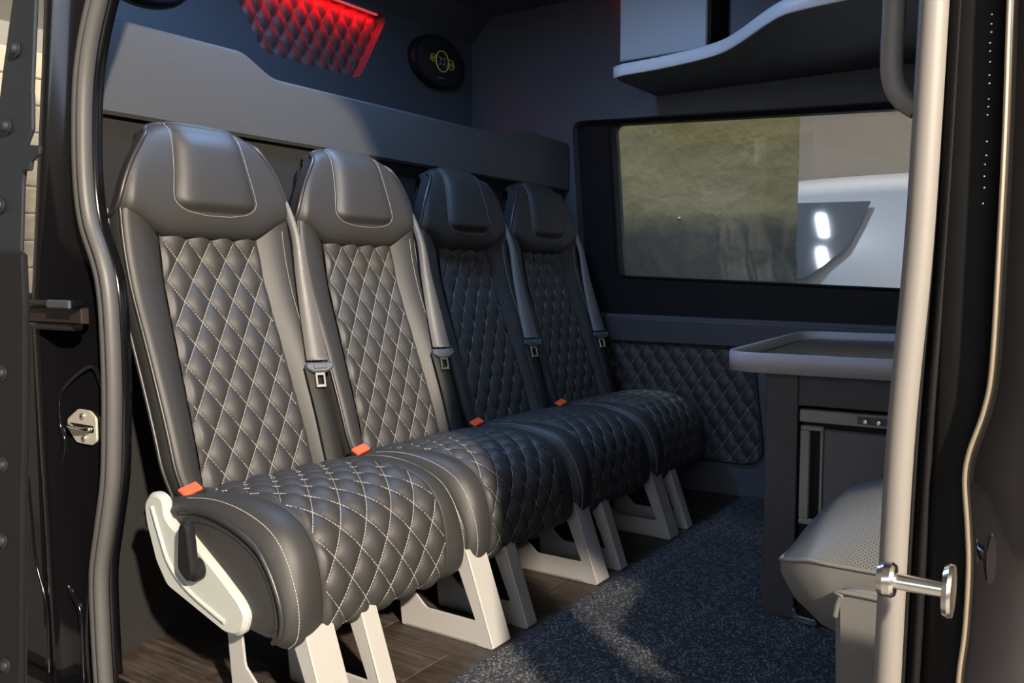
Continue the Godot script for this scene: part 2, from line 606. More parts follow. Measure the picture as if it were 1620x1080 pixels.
func build_headrest(seat: Node3D) -> void:
	var st := begin()
	var rows := []
	var edge_l := PackedVector3Array()
	var edge_r := PackedVector3Array()
	var low := PackedVector3Array()
	var top := PackedVector3Array()
	for i in 42:
		var v := i / 41.0
		var r := PackedVector3Array()
		for j in 61:
			r.append(head_point(lerpf(-1.0, 1.0, j / 60.0), v))
		if i == 0:
			var tuck := PackedVector3Array()
			for p in r:
				tuck.append(p + Vector3(-0.03, 0.004, 0))
			rows.append(tuck)
			low = r
		edge_r.append(r[0])
		edge_l.append(r[60])
		top = r
		rows.append(r)
	for p in [[-0.018, -0.0005], [-0.034, -0.004], [-0.044, -0.02], [-0.046, -0.06], [-0.034, -0.13], [-0.012, -0.2]]:
		var r := PackedVector3Array()
		for q in top:
			r.append(Vector3(0.042 + p[0] + (q.x - 0.042) * 0.3, q.y + p[1], q.z * (0.95 - p[1] * 0.9)))
		rows.append(r)
	add_grid(st, rows, false, true)
	var head := obj("headrest_cover", st, M.leather_plain, seat)
	for e in [edge_l, edge_r]:
		st = begin()
		var backside := PackedVector3Array()
		for p in e:
			backside.append(Vector3(p.x - 0.04, p.y - 0.004, p.z * 0.965))
		add_grid(st, [e, backside], false, e == edge_l)
		obj("side_gusset", st, M.shell, head)
	st = begin()
	var path := PackedVector3Array()
	for p in edge_r:
		path.append(p)
	for j in range(1, 60):
		path.append(top[j] + Vector3(-0.004, -0.001, 0))
	for i in range(41, -1, -1):
		path.append(edge_l[i])
	add_tube(st, path, 0.005, 8, false, Vector3(1, 0, 0))
	obj("piping", st, M.piping, head)
	# raised head pad
	st = begin()
	rows = []
	var ring_l := PackedVector3Array()
	var ring_r := PackedVector3Array()
	for i in 44:
		var t := i / 43.0
		var y := 0.8945 + 0.1895 * (1.0 - pow(1.0 - t, 1.35))
		var w := pad_half(y)
		var r := PackedVector3Array()
		for j in 33:
			var s := lerpf(-1.0, 1.0, j / 32.0)
			var f := sin(s * PI / 2.0)
			var z := w * f
			var lift := 0.019 * (1.0 - pow(absf(f), 7.0)) * smoothstep(0.8945, 0.922, y) - 0.003
			r.append(Vector3(on_head(z, y) + lift * lerpf(1.0, 0.55, smoothstep(1.035, 1.084, y)), y + (0.004 if y > 1.076 else 0.0), z))
		rows.append(r)
		ring_r.append(Vector3(on_head(-w - 0.003, y) + 0.001, y, -w - 0.003))
		ring_l.append(Vector3(on_head(w + 0.003, y) + 0.001, y, w + 0.003))
	var over := PackedVector3Array()
	for p in rows[-1]:
		over.append(p + Vector3(-0.028, -0.001, 0))
	rows.append(over)
	add_grid(st, rows, false, true)
	var pad := obj("head_pad", st, M.leather_plain, seat)
	st = begin()
	path = PackedVector3Array()
	for i in range(42, -1, -1):
		path.append(ring_l[i])
	for i in range(0, 43):
		path.append(ring_r[i])
	add_stitches(st, path, 0.005, 0.0036, 0.0007)
	obj("stitching", st, M.thread, pad).set_meta("kind", "stuff")

var cushion_pts := PackedVector3Array()   # x, y, arc length
var cushion_nrm := PackedVector3Array()
func cushion_profile() -> void:
	var pts := []
	for p in CUSHION:
		pts.append(Vector3(p[0], p[1], 0))
	var sp := spline(pts, 14)
	var s := 0.0
	for i in sp.size():
		if i > 0:
			s += sp[i].distance_to(sp[i - 1])
		var t := (sp[mini(i + 1, sp.size() - 1)] - sp[maxi(i - 1, 0)]).normalized()
		cushion_pts.append(Vector3(sp[i].x, sp[i].y, s))
		cushion_nrm.append(Vector3(-t.y, t.x, 0))

const CC := 0.0115      # the cushion sits this far towards the door from the backrest's middle
const CQ := 0.15
const CHW := 0.2185
func build_cushion(seat: Node3D) -> void:
	cushion_profile()
	var n := cushion_pts.size()
	var st := begin()
	var rows := []
	for i in n:
		var c := cushion_pts[i]
		var r := PackedVector3Array()
		for j in 73:
			var z := lerpf(-CQ - 0.003, CQ + 0.003, j / 72.0)
			var a := z / QW + c.z / 0.088
			var b := z / QW - c.z / 0.088
			var edge := smoothstep(1.0, 0.92, absf(z) / CQ)
			var p := Vector3(c.x, c.y, 0) + cushion_nrm[i] * (0.0108 * pillow(a, b) * edge)
			r.append(Vector3(p.x, p.y, CC + z))
		rows.append(r)
	add_grid(st, rows)
	var centre := obj("quilted_cushion", st, M.leather, seat)
	st = begin()
	for fam in [1.0, -1.0]:
		for k in range(-12, 13):
			var pts := PackedVector3Array()
			for i in n:
				var c := cushion_pts[i]
				var z: float = QW * (k - fam * c.z / 0.088)
				if absf(z) < CQ - 0.002:
					var p := Vector3(c.x, c.y, 0) + cushion_nrm[i] * 0.0026
					pts.append(Vector3(p.x, p.y, CC + z))
			if pts.size() > 2:
				add_stitches(st, pts)
	obj("stitching", st, M.thread, centre).set_meta("kind", "stuff")
	for sg in [1.0, -1.0]:
		st = begin()
		rows = []
		var pipe := PackedVector3Array()
		var pipe2 := PackedVector3Array()
		var seam := PackedVector3Array()
		for i in n:
			var c := cushion_pts[i]
			var base := Vector3(c.x, c.y, 0)
			var nr := cushion_nrm[i]
			var r := PackedVector3Array()
			var from_rear := smoothstep(0.27, 0.36, c.x)
			for t in 16:
				var f := t / 15.0
				var z := lerpf(CQ - 0.001, CHW, f)
				var o := -0.001 + 0.008 * sin(minf(1.0, f * 1.5) * PI / 2.0) - 0.022 * pow(f, 6.0)
				o -= 0.022 * f * f * smoothstep(0.37, 0.55, c.x) * smoothstep(0.2, 0.33, c.y)
				if t == 0:
					o = -0.005
				var p := base + nr * o
				r.append(Vector3(p.x, p.y, CC + sg * z))
			var sag := 0.022 * smoothstep(0.37, 0.55, c.x) * smoothstep(0.2, 0.33, c.y)
			base -= nr * sag
			var q := base + nr * -0.028
			r.append(Vector3(q.x, q.y, CC + sg * (CHW - 0.002)))
			q = base + nr * -0.05
			r.append(Vector3(q.x, q.y, CC + sg * (CHW - 0.02)))
			rows.append(r)
			if c.x > 0.325 or c.y < 0.3:
				q = base + nr * -0.016
				pipe.append(Vector3(q.x, q.y, CC + sg * (CHW + 0.001)))
				q = base + nr * -0.034
				pipe2.append(Vector3(q.x, q.y, CC + sg * (CHW - 0.004)))
				q = base + nr * (sag * (1.0 - 0.6) + 0.0035)
				seam.append(Vector3(q.x, q.y, CC + sg * (CHW - 0.016)))
		add_grid(st, rows, false, sg < 0)
		var b := obj("cushion_border", st, M.leather_plain, seat)
		st = begin()
		add_tube(st, pipe, 0.0045, 8)
		obj("piping", st, M.piping, b)
		st = begin()
		add_stitches(st, seam)
		obj("stitching", st, M.thread, b).set_meta("kind", "stuff")
		# end panel inside the border
		var poly := PackedVector2Array()
		for i in range(0, n, 3):
			var c := cushion_pts[i]
			if c.x > 0.335:
				var q := Vector3(c.x, c.y, 0) + cushion_nrm[i] * (-0.02 - 0.022 * smoothstep(0.37, 0.55, c.x) * smoothstep(0.2, 0.33, c.y))
				poly.append(Vector2(q.x, q.y))
		poly.append(Vector2(0.545, 0.17))
		poly.append(Vector2(0.345, 0.19))
		poly.append(Vector2(0.325, 0.24))
		st = begin()
		add_prism(st, poly, frame_xy(CC + (CHW - 0.013 if sg > 0 else -CHW + 0.003)), 0.01, 0.002)
		var e := obj("end_panel", st, M.leather_plain, seat)
		st = begin()
		add_tube(st, pipe2, 0.0036, 8)
		obj("piping", st, M.piping, e)
	st = begin()
	add_prism(st, PackedVector2Array([Vector2(0.23, 0.19), Vector2(0.57, 0.163), Vector2(0.575, 0.178), Vector2(0.24, 0.3)]), frame_xy(CC - CHW + 0.03), CHW * 2.0 - 0.06, 0.004)
	obj("seat_pan", st, M.shell, seat)

func ribbon(st: SurfaceTool, pts: Array, thick := 0.0016) -> void:   # pts: [point, half-width vector]
	var rows := []
	for k in pts.size():
		var p: Vector3 = pts[k][0]
		var w: Vector3 = pts[k][1]
		var a: Vector3 = pts[maxi(k - 1, 0)][0]
		var b: Vector3 = pts[mini(k + 1, pts.size() - 1)][0]
		var nn := (b - a).cross(w).normalized() * thick
		rows.append(PackedVector3Array([p - w - nn, p - w * 0.96 + nn, p + w * 0.96 + nn, p + w - nn]))
	add_grid(st, rows, true, false, true)
func build_belt(seat: Node3D) -> void:
	var belt := Node3D.new()
	belt.position.z = 0.013
	belt.name = "seat_belt"
	seat.add_child(belt)
	# upper strap, twisted edge-on at the shoulder and opening towards the tongue
	var ctrl := [[Vector3(0.02, 0.985, -0.186), Vector3(0.007, 0.002, -0.002)], [Vector3(0.075, 0.955, -0.203), Vector3(0.008, 0.002, -0.004)], [Vector3(0.118, 0.87, -0.208), Vector3(0.008, 0.0, -0.006)],
		[Vector3(0.142, 0.77, -0.206), Vector3(0.009, 0.0, -0.012)], [Vector3(0.172, 0.67, -0.2), Vector3(0.011, 0.0, -0.018)], [Vector3(0.206, 0.578, -0.19), Vector3(0.012, 0.0, -0.023)]]
	var pts := []
	for i in ctrl.size() - 1:
		var a: Array = ctrl[maxi(i - 1, 0)]
		var d: Array = ctrl[mini(i + 2, ctrl.size() - 1)]
		for j in 8:
			var t := j / 8.0
			pts.append([ctrl[i][0].cubic_interpolate(ctrl[i + 1][0], a[0], d[0], t), ctrl[i][1].lerp(ctrl[i + 1][1], t)])
	pts.append(ctrl[-1])
	var st := begin()
	ribbon(st, pts)
	obj("webbing", st, M.webbing, belt)
	box("belt_guide", Vector3(0.05, 0.975, -0.2), Vector3(0.014, 0.03, 0.014), M.grey_plastic, belt, 0.004)
	# lower strap lying on the bolster
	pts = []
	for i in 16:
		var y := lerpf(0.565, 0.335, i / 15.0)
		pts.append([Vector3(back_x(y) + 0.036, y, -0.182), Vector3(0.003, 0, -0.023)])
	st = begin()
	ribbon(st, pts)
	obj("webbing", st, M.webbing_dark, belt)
	# tongue: black grip and steel plate with a slot
	var side := Vector3(0.45, 0.0, -0.89).normalized()
	var up := Vector3(-0.3, 0.95, -0.15)
	up = (up - side * up.dot(side)).normalized()
	var basis := Basis(side, up, side.cross(up))
	var at := Vector3(0.213, 0.566, -0.188)
	st = begin()
	var grip := rounded([Vector2(-0.031, 0.007), Vector2(0.031, 0.007), Vector2(0.032, -0.006), Vector2(0.016, -0.016), Vector2(-0.016, -0.016), Vector2(-0.032, -0.006)], 0.005)
	add_prism(st, grip, Transform3D(basis, at - basis.z * 0.006), 0.013, 0.003)
	add_box(st, at + basis.z * 0.008 - up * 0.003, Vector3(0.03, 0.01, 0.003), 0.001, basis)
	var g := obj("tongue_grip", st, M.grey_plastic, belt)
	g.set_meta("label", "dark plastic grip of the belt tongue")
	st = begin()
	var tip := at - up * 0.015
	for b in [[Vector2(-0.009, -0.016), Vector2(0.005, 0.036)], [Vector2(0.009, -0.016), Vector2(0.005, 0.036)], [Vector2(0, -0.0315), Vector2(0.023, 0.007)], [Vector2(0, -0.003), Vector2(0.023, 0.009)]]:
		add_box(st, tip + side * b[0].x + up * b[0].y, Vector3(b[1].x, b[1].y, 0.0028), 0.0008, basis)
	obj("tongue", st, M.steel, belt).set_meta("label", "chrome belt tongue with a slot")
	# buckle on the door side of the cushion
	var bk := Node3D.new()
	bk.name = "belt_buckle"
	seat.add_child(bk)
	var tilt := Basis(Vector3(0, 0, 1), -0.4) * Basis(Vector3(1, 0, 0), 0.25)
	box("buckle_housing", Vector3(0.266, 0.335, 0.206), Vector3(0.034, 0.08, 0.046), M.black_plastic, bk, 0.004, tilt)
	box("release_button", Vector3(0.266, 0.335, 0.206) + tilt.y * 0.041, Vector3(0.024, 0.008, 0.038), M.red_plastic, bk, 0.002, tilt).set_meta("label", "red release button")

func build_legs(seat: Node3D) -> void:
	var loop := PackedVector2Array()
	for p in rounded([Vector2(0.597, 0.2), Vector2(0.668, 0.0), Vector2(0.42, 0.0), Vector2(0.398, 0.21), Vector2(0.436, 0.21), Vector2(0.452, 0.085), Vector2(0.49, 0.052), Vector2(0.622, 0.052), Vector2(0.557, 0.2)], 0.006, 2):
		loop.append(p)
	for f in [[0.237, 0.064], [0.108, 0.04]]:
		var st := begin()
		add_prism(st, loop, frame_xy(f[0] - 0.005), 0.005, 0.001)
		var leg := obj("leg_frame", st, M.cream_metal, seat)
		st = begin()
		var dir := Vector3(0.668 - 0.597, -0.2, 0).normalized()
		var basis := Basis(Vector3(-dir.y, dir.x, 0), -dir, Vector3(0, 0, 1))
		add_box(st, Vector3(0.6315, 0.1, f[0] - f[1] / 2.0), Vector3(0.006, 0.208, f[1]), 0.002, basis)
		obj("front_flange", st, M.cream_metal, leg)
		st = begin()
		add_box(st, Vector3(0.53, 0.003, f[0] - f[1] / 2.0), Vector3(0.2, 0.006, f[1]), 0.001)
		obj("foot_plate", st, M.cream_metal, leg)
		for bx in [0.47, 0.59]:
			st = begin()
			add_lathe(st, [Vector2(0.0001, 0.0155), Vector2(0.007, 0.0145), Vector2(0.0085, 0.011), Vector2(0.0085, 0.006)], Transform3D(Basis(), Vector3(bx, 0, f[0] - f[1] * 0.55)), 10)
			obj("bolt", st, M.steel, leg)

func make_seat() -> Node3D:
	var seat := thing("van_seat", "black quilted leather seat with the cream side cover, beside the open doorway", "seat", Vector3(0, 0, -0.225), "row of quilted van seats")
	build_backrest(seat)
	build_headrest(seat)
	for part in seat.get_children():
		part.position.z = 0.008
	build_cushion(seat)
	build_belt(seat)
	build_legs(seat)
	return seat

func add_side_cover(seat: Node3D) -> void:
	# coordinates measured in the world; the seat's origin is at z = -0.225
	var dz := 0.225
	var poly := []
	for p in [[0.232, 0.354], [0.248, 0.374], [0.272, 0.379], [0.296, 0.371], [0.300, 0.338], [0.326, 0.320], [0.356, 0.320], [0.392, 0.297], [0.447, 0.262], [0.498, 0.226], [0.516, 0.203], [0.505, 0.172], [0.486, 0.160], [0.456, 0.158], [0.295, 0.208], [0.263, 0.249], [0.236, 0.320]]:
		poly.append(Vector2(p[0], p[1]))
	var st := begin()
	add_prism(st, rounded(poly, 0.012, 3), frame_xy(0.035 + dz), 0.022, 0.007)
	var cover := obj("side_cover", st, M.cream_plastic, seat)
	cover.set_meta("label", "cream plastic cover on the side of the seat")
	st = begin()
	add_tube(st, spline([Vector3(0.262, 0.352, 0.058 + dz), Vector3(0.285, 0.30, 0.058 + dz), Vector3(0.31, 0.255, 0.058 + dz), Vector3(0.36, 0.218, 0.058 + dz), Vector3(0.46, 0.182, 0.058 + dz)]), 0.004, 8)
	obj("moulded_rib", st, M.cream_plastic, cover)
	st = begin()
	var tr := Transform3D(Basis(Vector3(1, 0, 0), Vector3(0, 0, 1), Vector3(0, -1, 0)), Vector3(0.392, 0.262, 0.055 + dz))
	add_lathe(st, [Vector2(0.02, 0.0), Vector2(0.02, 0.016), Vector2(0.017, 0.02), Vector2(0.0001, 0.021)], tr, 20)
	var hub := rounded([Vector2(0.366, 0.262), Vector2(0.372, 0.342), Vector2(0.388, 0.352), Vector2(0.400, 0.342), Vector2(0.412, 0.262), Vector2(0.392, 0.242)], 0.01, 3)
	add_prism(st, hub, frame_xy(0.066 + dz), 0.018, 0.005)
	obj("recline_lever", st, M.black_plastic, seat).set_meta("label", "black recline lever")

# ------------------------------------------------------------------ flat quilted panel: grid on a plane with the diamonds of 'poly' only
func quilt_panel(called: String, poly: PackedVector2Array, to3: Callable, m: Material, parent: Node, qw: float, qh: float, amp: float, step := 0.006) -> MeshInstance3D:
	var lo := Vector2(1e9, 1e9)
	var hi := -lo
	for p in poly:
		lo = lo.min(p)
		hi = hi.max(p)
	var st := begin()
	smooth(st)
	var nx := int((hi.x - lo.x) / step) + 1
	var ny := int((hi.y - lo.y) / step) + 1
	var pt := func(i: int, j: int) -> Vector3:
		var u := lo.x + (hi.x - lo.x) * i / float(nx)
		var v := lo.y + (hi.y - lo.y) * j / float(ny)
		return to3.call(u, v, amp * pillow(u / qw + v / qh, u / qw - v / qh))
	for j in ny:
		for i in nx:
			var c := lo + (hi - lo) * Vector2((i + 0.5) / nx, (j + 0.5) / ny)
			if Geometry2D.is_point_in_polygon(c, poly):
				quad(st, pt.call(i, j), pt.call(i, j + 1), pt.call(i + 1, j + 1), pt.call(i + 1, j))
	var o := obj(called, st, m, parent)
	st = begin()
	for fam in [1.0, -1.0]:
		for k in range(-80, 81):
			var run := PackedVector3Array()
			for i in 200:
				var v := lerpf(lo.y, hi.y, i / 199.0)
				var u: float = qw * (k - fam * v / qh)
				if Geometry2D.is_point_in_polygon(Vector2(u, v), poly):
					run.append(to3.call(u, v, 0.0025))
				elif run.size() > 2:
					add_stitches(st, run, 0.0062, 0.0045, 0.0008)
					run = PackedVector3Array()
				else:
					run = PackedVector3Array()
			if run.size() > 2:
				add_stitches(st, run, 0.0062, 0.0045, 0.0008)
	obj("stitching", st, M.thread, o).set_meta("kind", "stuff")
	return o

func csg_cut(called: String, solid: ArrayMesh, holes: Array, m: Material, parent: Node = null) -> CSGMesh3D:
	var o := CSGMesh3D.new()
	o.mesh = solid
	o.material = m
	if parent == null:
		o.name = numbered(called)
		add_child(o)
	else:
		o.name = called
		parent.add_child(o, true)
	for h in holes:
		var c := CSGMesh3D.new()
		c.name = "cut"
		c.mesh = h
		c.material = m
		c.operation = CSGShape3D.OPERATION_SUBTRACTION
		o.add_child(c, true)
	return o
func prism_mesh(poly: PackedVector2Array, tr: Transform3D, depth: float, bev := 0.002) -> ArrayMesh:
	var st := begin()
	add_prism(st, poly, tr, depth, bev)
	return commit(st)
func rect(x0: float, y0: float, x1: float, y1: float) -> Array:
	return [Vector2(x0, y0), Vector2(x1, y0), Vector2(x1, y1), Vector2(x0, y1)]
func slab(called: String, lo: Vector3, hi: Vector3, m: Material, parent: Node = null, bev := 0.002) -> MeshInstance3D:
	return box(called, (lo + hi) / 2.0, hi - lo, m, parent, bev)

# ------------------------------------------------------------------ van shell
const WIN_IN := [[0.112, 1.352], [1.5, 1.283], [1.5, 0.712], [0.155, 0.772]]
func build_shell() -> void:
	# floor: deck under smoked oak planks
	var fl := struct_root("floor", "dark smoked oak plank floor of the van")
	slab("deck", Vector3(-2.2, -0.1, FAR_Z), Vector3(3.0, -0.006, 0.06), M.rubber, fl, 0.0)
	var plank := [box_mesh(Vector3(0.6, 0.006, 0.142), 0.0012), box_mesh(Vector3(0.42, 0.006, 0.142), 0.0012)]
	for r in 14:
		var z := 0.055 - 0.0715 - r * 0.1435
		var x: float = -0.02 - [0.0, 0.22, 0.4][r % 3]
		var k := r
		while x < 0.72:
			var long := k % 2
			var w: float = [0.6, 0.42][long]
			var o := put("plank", plank[long], M["wood_%d" % (k * 7 % 3)], fl, Vector3(x + w / 2.0, -0.003, z))
			x += w + 0.0012
			k += 1
	slab("subfloor", Vector3(0.72, -0.006, FAR_Z), Vector3(3.0, 0.0, 0.06), M.rubber, fl, 0.0)
	# ceiling and roof
	var ce := struct_root("ceiling", "dark vinyl van ceiling")
	slab("headlining", Vector3(-0.56, 1.82, -2.02), Vector3(3.0, 1.845, 0.1), M.vinyl_dark, ce, 0.002)
	slab("roof_skin", Vector3(-2.2, 1.845, -2.12), Vector3(3.0, 1.9, 0.2), M.gloss_black, ce, 0.02)
	var cove := begin()
	var arc := PackedVector2Array([Vector2(0, 0), Vector2(0.10, 0)])
	for i in 7:
		var a := i / 6.0 * PI / 2.0
		arc.append(Vector2(0.10 * (1.0 - sin(a)), -0.09 * sin(a)))
	add_prism(cove, arc, Transform3D(Basis(Vector3(1, 0, 0), Vector3(0, 1, 0), Vector3(0, 0, 1)), Vector3(-0.5, 1.82, FAR_Z)), 1.97, 0.0)
	obj("cove", cove, M.vinyl_dark, ce)
	# upper rear wall with the inset
	var hole := rounded([Vector2(-0.69, 1.713), Vector2(-0.862, 1.461), Vector2(-1.285, 1.461), Vector2(-1.437, 1.713)], 0.035, 5)
	var up := csg_cut("wall_rear", prism_mesh(PackedVector2Array(rect(-2.0, 1.2, -0.3, 1.83)), frame_zy(-0.54), 0.04, 0.0), [prism_mesh(hole, frame_zy(-0.7), 0.3, 0.0)], M.vinyl_dark)
	structure(up, "dark vinyl upper rear wall of the van")
	# felt wall behind the seats
	var felt := prism("wall_rear_lower", PackedVector2Array([Vector2(-0.075, 0.0), Vector2(0.035, 0.0), Vector2(-0.052, 0.55), Vector2(-0.052, 1.15), Vector2(-0.075, 1.15)]), frame_xy(FAR_Z), 1.99, M.felt, null, 0.0)
	structure(felt, "black felt wall behind the seats")
	# far side wall with the window recess
	var recess := rounded([Vector2(-0.026, 1.366), Vector2(1.62, 1.292), Vector2(1.62, 0.605), Vector2(0.03, 0.632)], 0.05, 6)
	var far := csg_cut("wall_far", prism_mesh(PackedVector2Array(rect(-2.2, -0.1, 3.0, 1.84)), frame_xy(FAR_Z - 0.045), 0.045, 0.0), [prism_mesh(recess, frame_xy(FAR_Z - 0.2), 0.4, 0.0)], M.vinyl_dark)
	structure(far, "dark vinyl far side wall of the van")
	var skin := csg_cut("wall_far_skin", prism_mesh(PackedVector2Array(rect(-2.2, -0.3, 3.0, 1.84)), frame_xy(-2.13), 0.05, 0.0), [prism_mesh(recess, frame_xy(-2.3), 0.4, 0.0)], M.gloss_black)
	structure(skin, "black outer skin of the van's far side")
	var win := struct_root("window_1", "wide side window of the van in a black frame")
	var inner := []
	for p in WIN_IN:
		inner.append(Vector2(p[0], p[1]))
	var fo := rounded([Vector2(-0.06, 1.40), Vector2(1.66, 1.33), Vector2(1.66, 0.585), Vector2(-0.01, 0.61)], 0.05, 5)
	csg_cut("window_frame", prism_mesh(fo, frame_xy(-2.075), 0.075, 0.002), [prism_mesh(rounded(inner, 0.03, 5), frame_xy(-2.3), 0.4, 0.0)], M.black_plastic, win)
	prism("pane", rounded(inner, 0.03, 5), frame_xy(-2.055), 0.004, M.window_glass, win, 0.0)
	var gas := begin()
	var loop := PackedVector3Array()
	for p in rounded(inner, 0.03, 5):
		loop.append(Vector3(p.x, p.y, -1.999))
	add_tube(gas, loop, 0.006, 6, true, Vector3(0, 0, 1))
	obj("gasket", gas, M.rubber, win)
	# near side of the body: header, sill, pillars and the quarter behind
	var near := struct_root("wall_near", "gloss black body side of the van around the sliding door opening")
	slab("header", Vector3(-2.2, 1.68, 0.0), Vector3(3.0, 1.845, 0.14), M.gloss_black, near, 0.01)
	slab("sill", Vector3(-2.2, -0.3, 0.062), Vector3(3.0, -0.02, 0.14), M.gloss_black, near, 0.01)
	slab("quarter_lower", Vector3(-2.2, -0.02, 0.02), Vector3(-0.045, 0.735, 0.1), M.gloss_black, near, 0.004)
	slab("quarter_upper", Vector3(-2.2, 1.42, 0.02), Vector3(-0.03, 1.6, 0.1), M.gloss_black, near, 0.004)
	slab("quarter_pane", Vector3(-1.9, 0.735, 0.05), Vector3(-0.03, 1.42, 0.054), M.window_glass, near, 0.0)
	slab("quarter_post", Vector3(-2.2, 0.735, 0.02), Vector3(-1.9, 1.42, 0.1), M.gloss_black, near, 0.004)
	prism("header_corner", PackedVector2Array([Vector2(1.06, 1.69), Vector2(1.26, 1.655), Vector2(1.38, 1.58), Vector2(1.47, 1.46), Vector2(1.515, 1.3), Vector2(1.6, 1.3), Vector2(1.6, 1.69)]), frame_xy(0.03), 0.05, M.gloss_black, near, 0.004)
	slab("middle_post", Vector3(1.513, -0.02, -0.02), Vector3(1.60, 1.69, 0.07), M.rubber, near, 0.006)
	slab("door_lower", Vector3(1.60, -0.02, 0.05), Vector3(2.9, 0.58, 0.1), M.gloss_black, near, 0.01)
	slab("door_upper", Vector3(1.60, 0.9, 0.03), Vector3(2.9, 1.69, 0.1), M.gloss_black, near, 0.01)  # unseen panel, brought down low to cut the flood lamp's patch inside
	slab("door_pane", Vector3(1.60, 0.58, 0.06), Vector3(2.6, 0.9, 0.064), M.green_glass, near, 0.0)
	slab("front_post", Vector3(2.6, 0.58, 0.03), Vector3(2.9, 0.9, 0.1), M.gloss_black, near, 0.004)
	# front of the cab
	var fr := struct_root("wall_front", "front of the van's cab with the windscreen")
	slab("bulkhead", Vector3(2.9, -0.1, -2.0), Vector3(3.0, 0.8, 0.1), M.black_plastic, fr)
	slab("windscreen", Vector3(2.95, 0.8, -2.0), Vector3(2.956, 1.6, 0.1), M.window_glass, fr, 0.0)
	slab("brow", Vector3(2.9, 1.6, -2.0), Vector3(3.0, 1.84, 0.1), M.black_plastic, fr)

